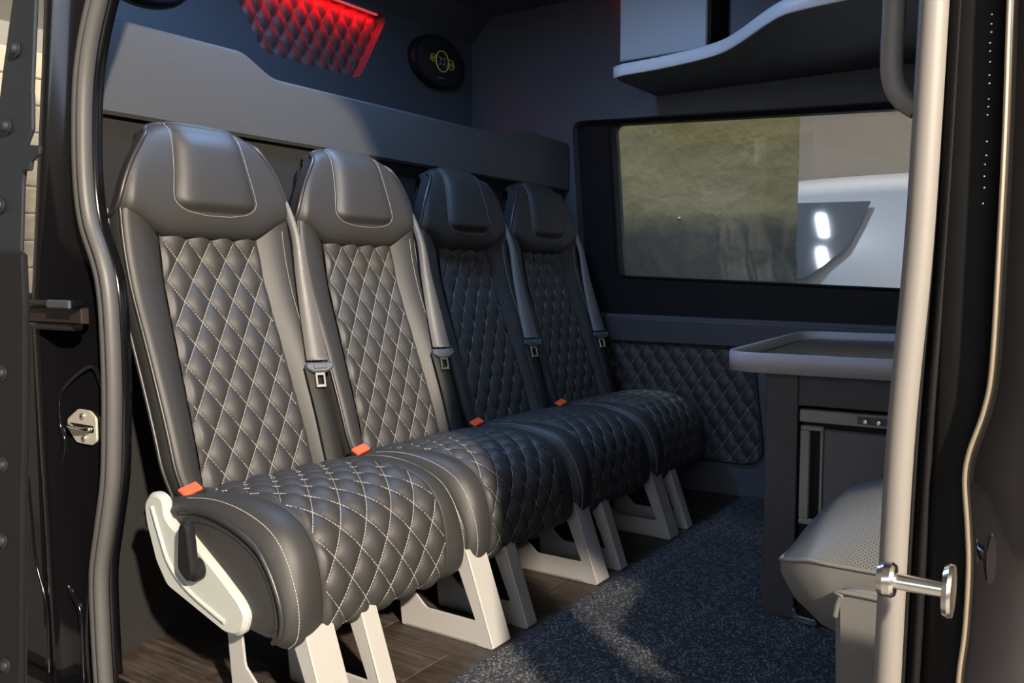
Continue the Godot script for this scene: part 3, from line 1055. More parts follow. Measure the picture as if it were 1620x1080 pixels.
func build_rear_trim() -> void:
	# vinyl board across the rear wall with its stepped top edge
	var y0 := 1.10
	var top := rounded([Vector2(-0.02, y0), Vector2(-0.06, 1.297), Vector2(-0.408, 1.299), Vector2(-0.497, 1.253), Vector2(-1.53, 1.253), Vector2(-1.615, 1.288), Vector2(-1.945, 1.282), Vector2(-1.945, y0)], 0.022, 4)
	var b := prism("trim_1", top, frame_zy(-0.05), 0.02, M.vinyl, null, 0.007)
	structure(b, "grey vinyl board with a stepped top edge behind the seat heads")
	# red-lit quilted inset
	var t := thing("quilted_inset", "trapezoid diamond-quilted wall panel glowing red under its light strip", "panel", Vector3(-0.576, 1.587, -1.063))
	var poly := PackedVector2Array()
	for p in rounded([Vector2(-0.69, 1.713), Vector2(-0.862, 1.461), Vector2(-1.285, 1.461), Vector2(-1.437, 1.713)], 0.03, 5):
		poly.append(p - Vector2(-1.063, 1.587))
	var to3 := func(u: float, v: float, h: float) -> Vector3:
		return Vector3(0.028 + h, v, u)
	quilt_panel("quilted_face", poly, to3, M.red_quilt, t, 0.062, 0.098, 0.012, 0.005)
	var st := begin()
	add_prism(st, poly, frame_zy(0.0), 0.025, 0.0)
	obj("backing_board", st, M.shell, t)
	st = begin()
	var rim := PackedVector3Array()
	for p in poly:
		rim.append(Vector3(0.04, p.y, p.x))
	add_sweep(st, rim, PackedVector2Array([Vector2(-0.038, 0.0), Vector2(-0.005, 0.0), Vector2(-0.005, 0.006), Vector2(-0.038, 0.006)]), Vector3(1, 0, 0), true)
	obj("recess_side", st, M.vinyl_dark, t)
	var led := thing("led_strip", "red light strip along the top edge of the quilted wall panel", "light strip", Vector3(-0.515, 1.7085, -1.063))
	box("diffuser", Vector3.ZERO, Vector3(0.012, 0.006, 0.66), M.glow_red, led, 0.001)
	area(Vector3(0.0, -0.006, 0), Vector3(-0.5, -1, 0), Vector2(0.66, 0.012), Color(1.0, 0.02, 0.015), RED, led)
	var led2 := thing("led_strip", "red light strip under the ceiling beside the overhead locker", "light strip", Vector3(0.2, 1.814, -1.93))
	box("diffuser", Vector3.ZERO, Vector3(0.24, 0.006, 0.012), M.glow_red, led2, 0.001)
	area(Vector3(0, -0.006, 0.0), Vector3(0, -1, -0.15), Vector2(0.24, 0.012), Color(1.0, 0.05, 0.03), RED * 0.03, led2)
	# speakers
	for s in [[-1.7, "oval black speaker with a yellow ring emblem in the corner of the rear wall"], [-0.45, "oval black speaker on the rear wall above the seat beside the doorway"]]:
		var sp := thing("speaker", s[1], "speaker", Vector3(-0.5, 1.6, s[0]), "oval speakers on the rear wall")
		st = begin()
		var oval := func(k: float, x: float) -> PackedVector3Array:
			var r := PackedVector3Array()
			for i in 40:
				var a := TAU * i / 40.0
				r.append(Vector3(x, sin(a) * 0.1 * k, cos(a) * 0.158 * k))
			return r
		add_grid(st, [oval.call(1.0, 0.0), oval.call(1.0, 0.02), oval.call(0.97, 0.03), oval.call(0.9, 0.034), oval.call(0.86, 0.03)], true)
		obj("bezel", st, M.black_plastic, sp)
		st = begin()
		add_grid(st, [oval.call(0.87, 0.031), oval.call(0.82, 0.033), oval.call(0.6, 0.037), oval.call(0.3, 0.04), oval.call(0.001, 0.041)], true)
		obj("grille", st, M.shell, sp)
		st = begin()
		for rg in [[0.0, 0.0, 0.03, 0.03, 0.0022], [0.042, 0.003, 0.012, 0.0105, 0.0018], [-0.041, -0.003, 0.0145, 0.0145, 0.0018], [-0.041, -0.003, 0.006, 0.005, 0.0012], [0.042, 0.003, 0.005, 0.004, 0.0012]]:
			var loop := PackedVector3Array()
			for i in 28:
				loop.append(Vector3(0.042, (rg[1] + sin(TAU * i / 28.0) * rg[3]) * 1.3, (rg[0] + cos(TAU * i / 28.0) * rg[2]) * 1.3))
			add_tube(st, loop, rg[4], 5, true, Vector3(1, 0, 0))
		obj("emblem_rings", st, M.yellow_print, sp)
		st = begin()
		for c in [[Vector2(0.019, 0.012), Vector2(0.0, 0.007), Vector2(-0.019, 0.012)], [Vector2(0.019, -0.012), Vector2(0.0, -0.007), Vector2(-0.019, -0.012)], [Vector2(0.009, 0.009), Vector2(0.009, -0.009)], [Vector2(-0.009, 0.009), Vector2(-0.009, -0.009)]]:
			var path := PackedVector3Array()
			for p in c:
				path.append(Vector3(0.0425, p.y * 1.3, p.x * 1.3))
			add_tube(st, path, 0.0012, 5, false, Vector3(1, 0, 0))
		obj("emblem_lines", st, M.pale_print, sp)
		box("maker_mark", Vector3(0.036, -0.062, 0.0), Vector3(0.0015, 0.003, 0.036), M.pale_print, sp, 0.0005)

func build_far_side() -> void:
	var led := prism("trim_2", PackedVector2Array([Vector2(-0.015, 0.622), Vector2(1.6, 0.594), Vector2(1.6, 0.518), Vector2(-0.015, 0.532)]), frame_xy(FAR_Z), 0.03, M.carbon_board, null, 0.004)
	structure(led, "dark ledge under the side window")
	var t := thing("wall_quilting", "black diamond-quilted panel on the far wall beyond the last seat", "panel", Vector3(0, 0, FAR_Z))
	var poly := rounded([Vector2(-0.01, 0.53), Vector2(0.70, 0.52), Vector2(0.745, 0.15), Vector2(0.70, 0.12), Vector2(-0.01, 0.12)], 0.03, 4)
	var to3 := func(u: float, v: float, h: float) -> Vector3:
		return Vector3(u, v, 0.008 + h)
	quilt_panel("quilted_face", poly, to3, M.leather, t, 0.06, 0.0885, 0.009, 0.007)
	var st := begin()
	add_prism(st, poly, frame_xy(0.0), 0.006, 0.0)
	obj("backing_board", st, M.shell, t)
	st = begin()
	var loop := PackedVector3Array()
	for p in poly:
		loop.append(Vector3(p.x, p.y, 0.01))
	add_tube(st, loop, 0.006, 6, true, Vector3(0, 0, 1))
	obj("piping", st, M.piping, t)
	# overhead shelf: a board with an S-shaped front
	var front := []
	for p in [[965, 123], [1000, 117], [1040, 110], [1095, 98], [1140, 85], [1168, 70], [1190, 55], [1213, 39], [1240, 24], [1280, 13], [1340, 0]]:
		front.append(hy(p[0], p[1], 1.42))
	var outl := PackedVector2Array([Vector2(0.325, FAR_Z), Vector2(0.322, -1.66), Vector2(0.33, -1.615), Vector2(0.37, -1.597)])
	for p in spline(front.slice(2), 4):
		outl.append(Vector2(p.x, p.z))
	outl.append(Vector2(1.6, -1.17))
	outl.append(Vector2(1.6, FAR_Z))
	var sh := thing("overhead_shelf", "wide overhead shelf with a wavy pale front edge above the window", "shelf", Vector3(0, 1.42, 0))
	prism("board", outl, frame_xz(0.0), 0.036, M.carbon_board, sh, 0.003)
	st = begin()
	var edge := PackedVector3Array()
	for i in range(1, outl.size() - 1):
		edge.append(Vector3(outl[i].x, 0.019, outl[i].y))
	add_sweep(st, edge, PackedVector2Array([Vector2(-0.019, -0.002), Vector2(0.0165, -0.002), Vector2(0.0195, 0.0), Vector2(0.0165, 0.004), Vector2(-0.0165, 0.004), Vector2(-0.0195, 0.0)]), Vector3(0, 1, 0))
	obj("edge_band", st, M.edge_band, sh)
	var lk := thing("overhead_locker", "pale grey overhead locker standing on the wavy shelf", "locker", Vector3(0.495, 1.459, -1.78))
	slab("body", Vector3(-0.155, 0.0, -0.165), Vector3(0.155, 0.31, 0.145), M.carbon_board, lk, 0.003)
	slab("door", Vector3(-0.149, 0.012, 0.147), Vector3(0.149, 0.31, 0.163), M.slate_board, lk, 0.004)
	var lk2 := thing("overhead_locker", "black overhead locker set back on the wide end of the shelf", "locker", Vector3(1.1, 1.459, -1.75))
	slab("body", Vector3(-0.4, 0.0, -0.195), Vector3(0.45, 0.31, 0.1), M.black_plastic, lk2, 0.003)
	slab("door", Vector3(-0.39, 0.01, 0.102), Vector3(0.0, 0.305, 0.116), M.carbon_board, lk2, 0.004)
	slab("door", Vector3(0.01, 0.01, 0.102), Vector3(0.44, 0.305, 0.116), M.carbon_board, lk2, 0.004)

func build_counter() -> void:
	var plan := PackedVector2Array()
	for p in rounded([Vector2(0.985, -0.868), Vector2(1.85, -0.868), Vector2(1.85, -1.72), Vector2(0.925, -1.72)], 0.09, 8):
		plan.append(p)
	var tb := thing("counter_top", "dark counter top with a raised grey rim beside the window", "counter", Vector3(0, 0.56, 0))
	prism("board", plan, frame_xz(0.0), 0.018, M.carbon_board, tb, 0.002)
	var st := begin()
	var loop := PackedVector3Array()
	for p in plan:
		loop.append(Vector3(p.x, 0.022, p.y))
	add_sweep(st, loop, PackedVector2Array([Vector2(-0.022, -0.008), Vector2(0.018, -0.008), Vector2(0.021, -0.004), Vector2(0.021, 0.0), Vector2(0.018, 0.003), Vector2(-0.022, 0.003)]), Vector3(0, 1, 0), true)
	obj("rim", st, M.counter_rim, tb)
	prism("tray_mat", inset_of(ccw(plan), 0.03), frame_xz(0.018), 0.004, M.tray_mat, tb, 0.001)
	var cab := thing("cabinet", "dark grey cabinet with a built-in fridge under the counter top", "cabinet", Vector3(1.42, 0.0095, -1.26))
	slab("stile", Vector3(-0.352, 0.0, 0.32), Vector3(-0.281, 0.55, 0.338), M.carbon_board, cab)
	slab("top_rail", Vector3(-0.281, 0.478, 0.32), Vector3(0.35, 0.55, 0.338), M.carbon_board, cab)
	slab("stile", Vector3(0.19, 0.0, 0.32), Vector3(0.35, 0.478, 0.338), M.carbon_board, cab)
	slab("side_panel", Vector3(-0.352, 0.0, -0.4), Vector3(-0.334, 0.55, 0.32), M.carbon_board, cab)
	slab("side_panel", Vector3(0.332, 0.0, -0.4), Vector3(0.35, 0.55, 0.32), M.carbon_board, cab)
	slab("back_panel", Vector3(-0.334, 0.0, -0.4), Vector3(0.332, 0.55, -0.385), M.carbon_board, cab)
	var fg := thing("fridge", "small grey built-in fridge with a control strip and two silver knobs", "fridge", Vector3(1.375, 0.0095, -0.925))
	slab("case", Vector3(-0.225, 0.004, -0.42), Vector3(0.225, 0.472, -0.003), M.black_plastic, fg)
	slab("control_strip", Vector3(-0.228, 0.446, -0.002), Vector3(0.228, 0.473, 0.02), M.fridge_trim, fg)
	slab("display", Vector3(-0.11, 0.452, 0.0195), Vector3(-0.02, 0.468, 0.0215), M.grey_plastic, fg, 0.0005)
	for kx in [-0.092, -0.066]:
		st = begin()
		add_lathe(st, [Vector2(0.006, 0.0), Vector2(0.006, 0.008), Vector2(0.004, 0.011), Vector2(0.0001, 0.0115)], Transform3D(Basis(Vector3(1, 0, 0), Vector3(0, 0, 1), Vector3(0, -1, 0)), Vector3(kx, 0.459, 0.021)), 14)
		obj("knob", st, M.steel, fg).set_meta("label", "small silver knob")
	var dr := Node3D.new()
	dr.name = "door"
	fg.add_child(dr)
	slab("door_panel", Vector3(-0.178, 0.02, -0.002), Vector3(0.226, 0.434, 0.018), M.fridge_grey, dr, 0.004)
	slab("door_edge", Vector3(-0.226, 0.428, -0.002), Vector3(-0.178, 0.438, 0.018), M.fridge_trim, dr)
	slab("handle", Vector3(-0.226, 0.235, -0.002), Vector3(-0.206, 0.428, 0.018), M.fridge_trim, dr)
	slab("door_edge", Vector3(-0.226, 0.222, -0.002), Vector3(-0.178, 0.235, 0.018), M.fridge_trim, dr)
	slab("door_edge", Vector3(-0.184, 0.235, -0.002), Vector3(-0.178, 0.428, 0.018), M.fridge_trim, dr, 0.001)
	slab("hinge_cover", Vector3(-0.226, 0.03, -0.002), Vector3(-0.178, 0.222, 0.014), M.black_plastic, dr)
	st = begin()
	add_prism(st, rounded([Vector2(-0.232, 0.0), Vector2(-0.182, 0.0), Vector2(-0.182, 0.014), Vector2(-0.222, 0.016), Vector2(-0.228, 0.03), Vector2(-0.236, 0.03)], 0.004, 2), frame_xy(-0.002), 0.02, 0.002)
	obj("latch_foot", st, M.steel, fg).set_meta("label", "chrome latch at the foot of the fridge")

func build_front_seat() -> void:
	var t := thing("cab_seat", "grey leather cab seat with a perforated cushion in front of the fridge", "seat", Vector3(1.52, 0.0095, -0.48))
	# cushion: domed top and rounded sides
	var zs := 0.205
	var top := func(u: float, v: float) -> Vector3:   # u along x from nose, v across from far to near
		var x := lerpf(-0.235, 0.27, u)
		var nose := 1.0 - pow(1.0 - clampf(u / 0.16, 0.0, 1.0), 2.0)
		var w := zs * (0.82 + 0.18 * nose)
		var z := lerpf(-w, w, v)
		var s := absf(v * 2.0 - 1.0)
		var y := 0.332 + 0.018 * clampf(u / 0.1, 0.0, 1.0) + 0.125 * (1.0 - pow(s, 2.4)) * pow(clampf(u * 2.0, 0.0, 1.0), 0.5)
		return Vector3(x, y, z)
	var rows := []
	for i in 40:
		var r := PackedVector3Array()
		for j in 36:
			r.append(top.call(pow(i / 39.0, 1.5), j / 35.0))
		rows.append(r)
	var st := begin()
	add_grid(st, rows, false, true, true, true)
	obj("perforated_cushion", st, M.perforated, t).set_meta("label", "perforated grey leather cushion top")
	var rim := PackedVector3Array()
	for i in range(39, -1, -1):
		rim.append(rows[i][35])
	for j in range(34, -1, -1):
		rim.append(rows[0][j])
	for i in range(1, 40):
		rim.append(rows[i][0])
	st = begin()
	add_tube(st, rim, 0.0035, 6)
	obj("piping", st, M.grey_leather, t)
	st = begin()
	var c := Vector3(0.06, 0, 0)
	var lower := []
	for q in [[1.0, 0.0], [0.995, -0.02], [0.93, -0.055], [0.8, -0.09], [0.62, -0.115]]:
		var r := PackedVector3Array()
		for p in rim:
			r.append(Vector3(c.x + (p.x - c.x) * (q[0] if p.x < c.x else 1.0), p.y + q[1], p.z * lerpf(1.0, q[0], 0.35)))
		lower.append(r)
	add_grid(st, lower)
	obj("cushion_side", st, M.grey_leather, t)
	st = begin()
	add_prism(st, rounded([Vector2(-0.14, 0.325), Vector2(-0.1, 0.333), Vector2(0.29, 0.32), Vector2(0.29, 0.02), Vector2(-0.09, 0.02), Vector2(-0.135, 0.15)], 0.03, 5), frame_xy(zs + 0.004), 0.03, 0.008)
	var sh := obj("side_shield", st, M.grey_leather, t)
	st = begin()
	add_tube(st, spline([Vector3(-0.138, 0.29, zs + 0.034), Vector3(-0.13, 0.318, zs + 0.034), Vector3(-0.1, 0.326, zs + 0.034), Vector3(0.28, 0.315, zs + 0.034)], 6), 0.004, 6)
	obj("piping", st, M.grey_leather, sh)
	slab("pedestal", Vector3(-0.05, 0.0, -0.16), Vector3(0.28, 0.225, 0.16), M.black_plastic, t, 0.01)
	# backrest and headrest
	st = begin()
	rows = []
	for i in 20:
		var y := lerpf(0.34, 0.98, i / 19.0)
		var w := zs * (1.0 - 0.25 * pow(i / 19.0, 2.0))
		var bx := 0.3 + 0.16 * (y - 0.34)
		var r := PackedVector3Array()
		for k in 24:
			var a := TAU * k / 24.0
			r.append(Vector3(bx + 0.055 * signf(cos(a)) * pow(absf(cos(a)), 0.6), y, w * signf(sin(a)) * pow(absf(sin(a)), 0.6)))
		rows.append(r)
	var cap := PackedVector3Array()
	for p in rows[-1]:
		cap.append(Vector3(lerpf(p.x, 0.402, 0.98), 0.99, p.z * 0.02))
	rows.append(cap)
	add_grid(st, rows, true)
	obj("backrest", st, M.grey_leather, t)
	st = begin()
	rows = []
	for i in 12:
		var a0 := i / 11.0 * PI
		var r := PackedVector3Array()
		for k in 20:
			var a := TAU * k / 20.0
			r.append(Vector3(0.42 + 0.05 * cos(a) * pow(sin(a0), 0.5), 1.1 - 0.09 * cos(a0), 0.12 * sin(a) * pow(sin(a0), 0.5)))
		rows.append(r)
	add_grid(st, rows, true)
	obj("headrest", st, M.grey_leather, t)

# ------------------------------------------------------------------ doorway: jambs, seals, door edges
func px_path(pts: Array, z: float, per := 5) -> PackedVector3Array:
	var w := []
	for p in pts:
		w.append(hz(p[0], p[1], z))
	return spline(w, per)
func seal_x(y: float) -> float:
	return table_at([[-0.05, 0.13], [0.0, 0.126], [0.10, 0.122], [0.21, 0.124], [0.30, 0.148], [0.39, 0.172], [0.48, 0.182], [0.58, 0.188], [0.70, 0.186], [0.76, 0.178], [0.80, 0.163], [0.86, 0.132], [0.926, 0.119], [1.02, 0.119], [1.119, 0.130], [1.19, 0.152], [1.255, 0.185], [1.32, 0.225], [1.45, 0.30]], y)
func build_doorway() -> void:
	var jamb := struct_root("wall_near_jamb", "gloss black rear jamb of the sliding door opening")
	var st := begin()
	var rows := []
	for i in 60:
		var y := lerpf(-0.05, 1.6, i / 59.0)
		var s := seal_x(y)
		var l := table_at([[0.0, -0.035], [0.7, -0.06], [0.76, -0.052], [1.13, 0.008], [1.3, 0.035]], y)
		rows.append(PackedVector3Array([Vector3(l, y, 0.045), Vector3(l, y, 0.092), Vector3(l + 0.012, y, 0.1), Vector3(l + 0.03, y, 0.101), Vector3(l + 0.04, y, 0.094), Vector3(l + 0.052, y, 0.074), Vector3(s - 0.04, y, 0.072), Vector3(s - 0.03, y, 0.068), Vector3(s + 0.004, y, 0.066), Vector3(s + 0.004, y, 0.045)]))
	add_grid(st, rows, true)
	obj("jamb_panel", st, M.gloss_black, jamb)
	st = begin()
	add_tube(st, px_path([[163, 612], [145, 579], [98, 620], [95, 668], [103, 705], [90, 770], [97, 830], [108, 925], [128, 972], [133, 1090]], 0.077, 6), 0.0048, 8)
	obj("stamped_ridge", st, M.gloss_black, jamb)
	st = begin()
	add_tube(st, px_path([[163, 760], [153, 830], [142, 920], [138, 1000], [142, 1090]], 0.077, 6), 0.0048, 8)
	obj("stamped_ridge", st, M.gloss_black, jamb)
	st = begin()
	add_tube(st, px_path([[44, 755], [50, 820], [57, 890], [75, 968], [78, 1090]], 0.1, 6), 0.003, 8)
	obj("stamped_ridge", st, M.gloss_black, jamb)
	# guide rail across the jamb
	var rail := thing("door_rail", "black sliding-door guide rail across the gloss jamb", "rail", hz(92, 496, 0.1))
	slab("rail_bar", Vector3(-0.13, 0.012, -0.004), Vector3(0.088, 0.026, 0.02), M.gloss_black, rail, 0.005)
	slab("rail_cover", Vector3(0.006, 0.01, 0.019), Vector3(0.085, 0.027, 0.026), M.grey_plastic, rail, 0.004)
	slab("rail_web", Vector3(-0.13, -0.018, -0.014), Vector3(0.082, 0.012, 0.002), M.rail_brown, rail, 0.002)
	slab("rail_bar", Vector3(-0.13, -0.03, -0.004), Vector3(0.082, -0.018, 0.016), M.gloss_black, rail, 0.004)
	# latch striker plate
	var sk := thing("striker_plate", "pale zinc door striker plate bolted to the gloss black jamb", "striker", hz(133, 675, 0.074))
	var oct := rounded([Vector2(-0.05, -0.006), Vector2(-0.05, 0.012), Vector2(-0.012, 0.034), Vector2(0.03, 0.034), Vector2(0.05, 0.022), Vector2(0.05, -0.022), Vector2(0.032, -0.032), Vector2(-0.02, -0.032)], 0.006, 3)
	st = begin()
	add_prism(st, oct, frame_xy(0.0), 0.005, 0.0015)
	obj("plate", st, M.zinc, sk)
	st = begin()
	add_prism(st, rounded(rect(-0.038, -0.007, 0.042, 0.006), 0.005, 3), frame_xy(0.004), 0.002, 0.0)
	obj("slot", st, M.rubber, sk)
	st = begin()
	var loop_path := spline([Vector3(-0.033, 0.0, 0.005), Vector3(-0.031, 0.0, 0.013), Vector3(0.0, -0.001, 0.017), Vector3(0.032, 0.0, 0.013), Vector3(0.036, 0.0, 0.005)], 6)
	add_tube(st, loop_path, 0.0042, 8)
	obj("loop", st, M.steel, sk)
	for p in [Vector3(0.005, 0.022, 0.005), Vector3(0.008, -0.02, 0.005)]:
		st = begin()
		add_lathe(st, [Vector2(0.0065, 0.0), Vector2(0.006, 0.003), Vector2(0.003, 0.0035), Vector2(0.0001, 0.002)], Transform3D(Basis(Vector3(1, 0, 0), Vector3(0, 0, 1), Vector3(0, -1, 0)), p), 12)
		obj("bolt", st, M.steel, sk)
	# rear seal
	var path := PackedVector3Array()
	for i in 90:
		var y := lerpf(-0.05, 1.5, i / 89.0)
		path.append(Vector3(seal_x(y), y, 0.082))
	var s1 := thing("door_seal", "thick grey rubber seal running up the rear edge of the door opening", "seal")
	st = begin()
	var prof := PackedVector2Array()
	for p in [[-0.019, -0.008], [-0.018, 0.006], [-0.012, 0.014], [-0.004, 0.013], [0.0, 0.008], [0.004, 0.014], [0.012, 0.015], [0.018, 0.007], [0.019, -0.008]]:
		prof.append(Vector2(p[0], -p[1]))
	add_sweep(st, path, prof, Vector3(1, 0, 0))
	obj("seal_lips", st, M.seal_rubber, s1)
	# open sliding door: its inner edge seen at the far side of the jamb
	var d := thing("sliding_door", "open sliding door with a dark blue-grey inner edge panel and round clips", "door", Vector3(0, 0, 0.22))
	var poly := PackedVector2Array()
	for p in [[22, -20], [57, -20], [50, 150], [42, 232], [36, 290], [33, 395], [36, 400], [41, 480], [41, 655], [40, 760], [38, 1100], [-80, 1100], [-80, 420], [-6, 200], [4, 110]]:
		var q := hz(p[0], p[1], 0.25)
		poly.append(Vector2(q.x, q.y))
	st = begin()
	add_prism(st, poly, frame_xy(0.024), 0.006, 0.002)
	obj("edge_panel", st, M.door_trim, d)
	st = begin()
	var pol := PackedVector2Array()
	for p in [[44, 150], [52, 146], [52, 205], [43, 229], [64, 230], [62, 244], [50, 256], [48, 270], [36, 270], [38, 200]]:
		var q := hz(p[0], p[1], 0.255)
		pol.append(Vector2(q.x, q.y))
	add_prism(st, pol, frame_xy(0.03), 0.006, 0.002)
	obj("catch_hook", st, M.door_trim, d)
	st = begin()
	pol = PackedVector2Array()
	for p in [[-70, 398], [26, 398], [34, 402], [37, 480], [37, 655], [34, 760], [31, 1100], [-70, 1100]]:
		var q := hz(p[0], p[1], 0.262)
		pol.append(Vector2(q.x, q.y))
	add_prism(st, pol, frame_xy(0.031), 0.011, 0.003)
	obj("lower_trim", st, M.black_plastic, d)
	for p in [[25, 78], [11, 200], [1, 325], [4, 590], [6, 735], [5, 855], [10, 1052]]:
		var q := hz(p[0], p[1], 0.252 if p[1] < 398 else 0.262) - Vector3(0, 0, 0.22)
		st = begin()
		add_lathe(st, [Vector2(0.013, 0.0), Vector2(0.013, 0.002), Vector2(0.0095, 0.003), Vector2(0.009, 0.006), Vector2(0.006, 0.009), Vector2(0.0001, 0.01)], Transform3D(Basis(Vector3(1, 0, 0), Vector3(0, 0, 1), Vector3(0, -1, 0)), q), 16)
		obj("clip", st, M.door_trim, d)
	# front jamb: seal, handle, black channel, bright edge, gloss panel, guide pin
	var s2 := thing("door_seal", "pale beige padded seal running up the front edge of the door opening", "seal")
	st = begin()
	add_sweep(st, px_path([[1487, -160], [1478, 0], [1454, 380], [1424, 700], [1403, 1080], [1394, 1240]], 0.1, 8), ring(0.0125, 0.012, 14), Vector3(1, 0, 0))
	obj("padding", st, M.pillar_vinyl, s2)
	var h := thing("grab_handle", "beige curved grab handle on the pillar at the front edge of the doorway", "handle")
	st = begin()
	add_tube(st, px_path([[1416, -160], [1415, 0], [1411, 90], [1414, 130], [1428, 156], [1452, 172]], 0.06, 8), 0.0105, 12)
	obj("grip", st, M.pillar_vinyl, h)
	var jf := struct_root("wall_near_pillar", "black front pillar of the sliding door opening")
	var ch := begin()
	for k in [[1500, 0.05], [1520, 0.055], [1541, 0.05]]:
		add_sweep(ch, px_path([[k[0] + 8, -160], [k[0], 0], [k[0] - 24, 380], [k[0] - 50, 700], [k[0] - 72, 1080], [k[0] - 80, 1240]], k[1] + 0.04, 6), ring(0.004, 0.006, 8), Vector3(1, 0, 0))
	obj("channel_ribs", ch, M.rubber, jf)
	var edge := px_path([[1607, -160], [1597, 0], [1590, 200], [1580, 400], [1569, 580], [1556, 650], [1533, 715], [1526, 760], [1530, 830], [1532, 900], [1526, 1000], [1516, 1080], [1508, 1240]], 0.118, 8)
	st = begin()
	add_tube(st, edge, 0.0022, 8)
	obj("panel_edge", st, M.edge_glint, jf)  # black body edge, its glint given by the pale material
	st = begin()
	rows = []
	for p in edge:
		rows.append(PackedVector3Array([p + Vector3(0.0, 0, -0.03), p + Vector3(0.001, 0, 0.0), p + Vector3(0.008, 0, 0.004), p + Vector3(0.03, 0, 0.007), p + Vector3(0.05, 0, 0.006), p + Vector3(0.09, 0, -0.02)]))
	add_grid(st, rows)
	obj("gloss_panel", st, M.dark_chrome, jf)
	st = begin()
	for p in [[1569, 23], [1568, 38], [1568, 51], [1566, 68], [1566, 81], [1566, 98], [1565, 119], [1565, 132], [1564, 157], [1563, 169], [1562, 182], [1561, 224], [1560, 246], [1558, 260], [1557, 279], [1557, 297], [1555, 322]]:
		add_lathe(st, [Vector2(0.0012, 0.0), Vector2(0.0009, 0.0008), Vector2(0.0001, 0.001)], Transform3D(Basis(Vector3(1, 0, 0), Vector3(0, 0, 1), Vector3(0, -1, 0)), hz(p[0], p[1], 0.103)), 6)
	obj("tiny_beads", st, M.steel, jf).set_meta("kind", "stuff")  # row of tiny steel domes
	st = begin()
	rows = []
	for i in 20:
		var y := lerpf(-0.05, 1.6, i / 19.0)
		rows.append(PackedVector3Array([Vector3(1.52, y, 0.07), Vector3(1.545, y, 0.1), Vector3(1.585, y, 0.102), Vector3(1.6, y, 0.07)]))
	add_grid(st, rows)
	obj("channel", st, M.rubber, jf)
	var pin := thing("guide_pin", "polished steel door guide pin on the front pillar", "pin", hz(1500, 934, 0.175))
	var turn := Transform3D(Basis(Vector3(0, 0, 1), Vector3(-1, 0, -0.02).normalized(), Vector3(0, -1, 0)), Vector3.ZERO)
	st = begin()
	add_lathe(st, [Vector2(0.0001, -0.004), Vector2(0.022, -0.004), Vector2(0.023, -0.001), Vector2(0.021, 0.003), Vector2(0.007, 0.004)], turn, 28)
	obj("flange", st, M.steel, pin)
	st = begin()
	add_lathe(st, [Vector2(0.0072, 0.002), Vector2(0.0072, 0.042)], turn, 24)
	obj("shaft", st, M.steel, pin)
	st = begin()
	add_lathe(st, [Vector2(0.0072, 0.04), Vector2(0.0135, 0.041), Vector2(0.0155, 0.044), Vector2(0.0155, 0.05), Vector2(0.013, 0.055), Vector2(0.007, 0.056), Vector2(0.006, 0.051), Vector2(0.0001, 0.051)], turn, 28)
	obj("head", st, M.steel, pin)

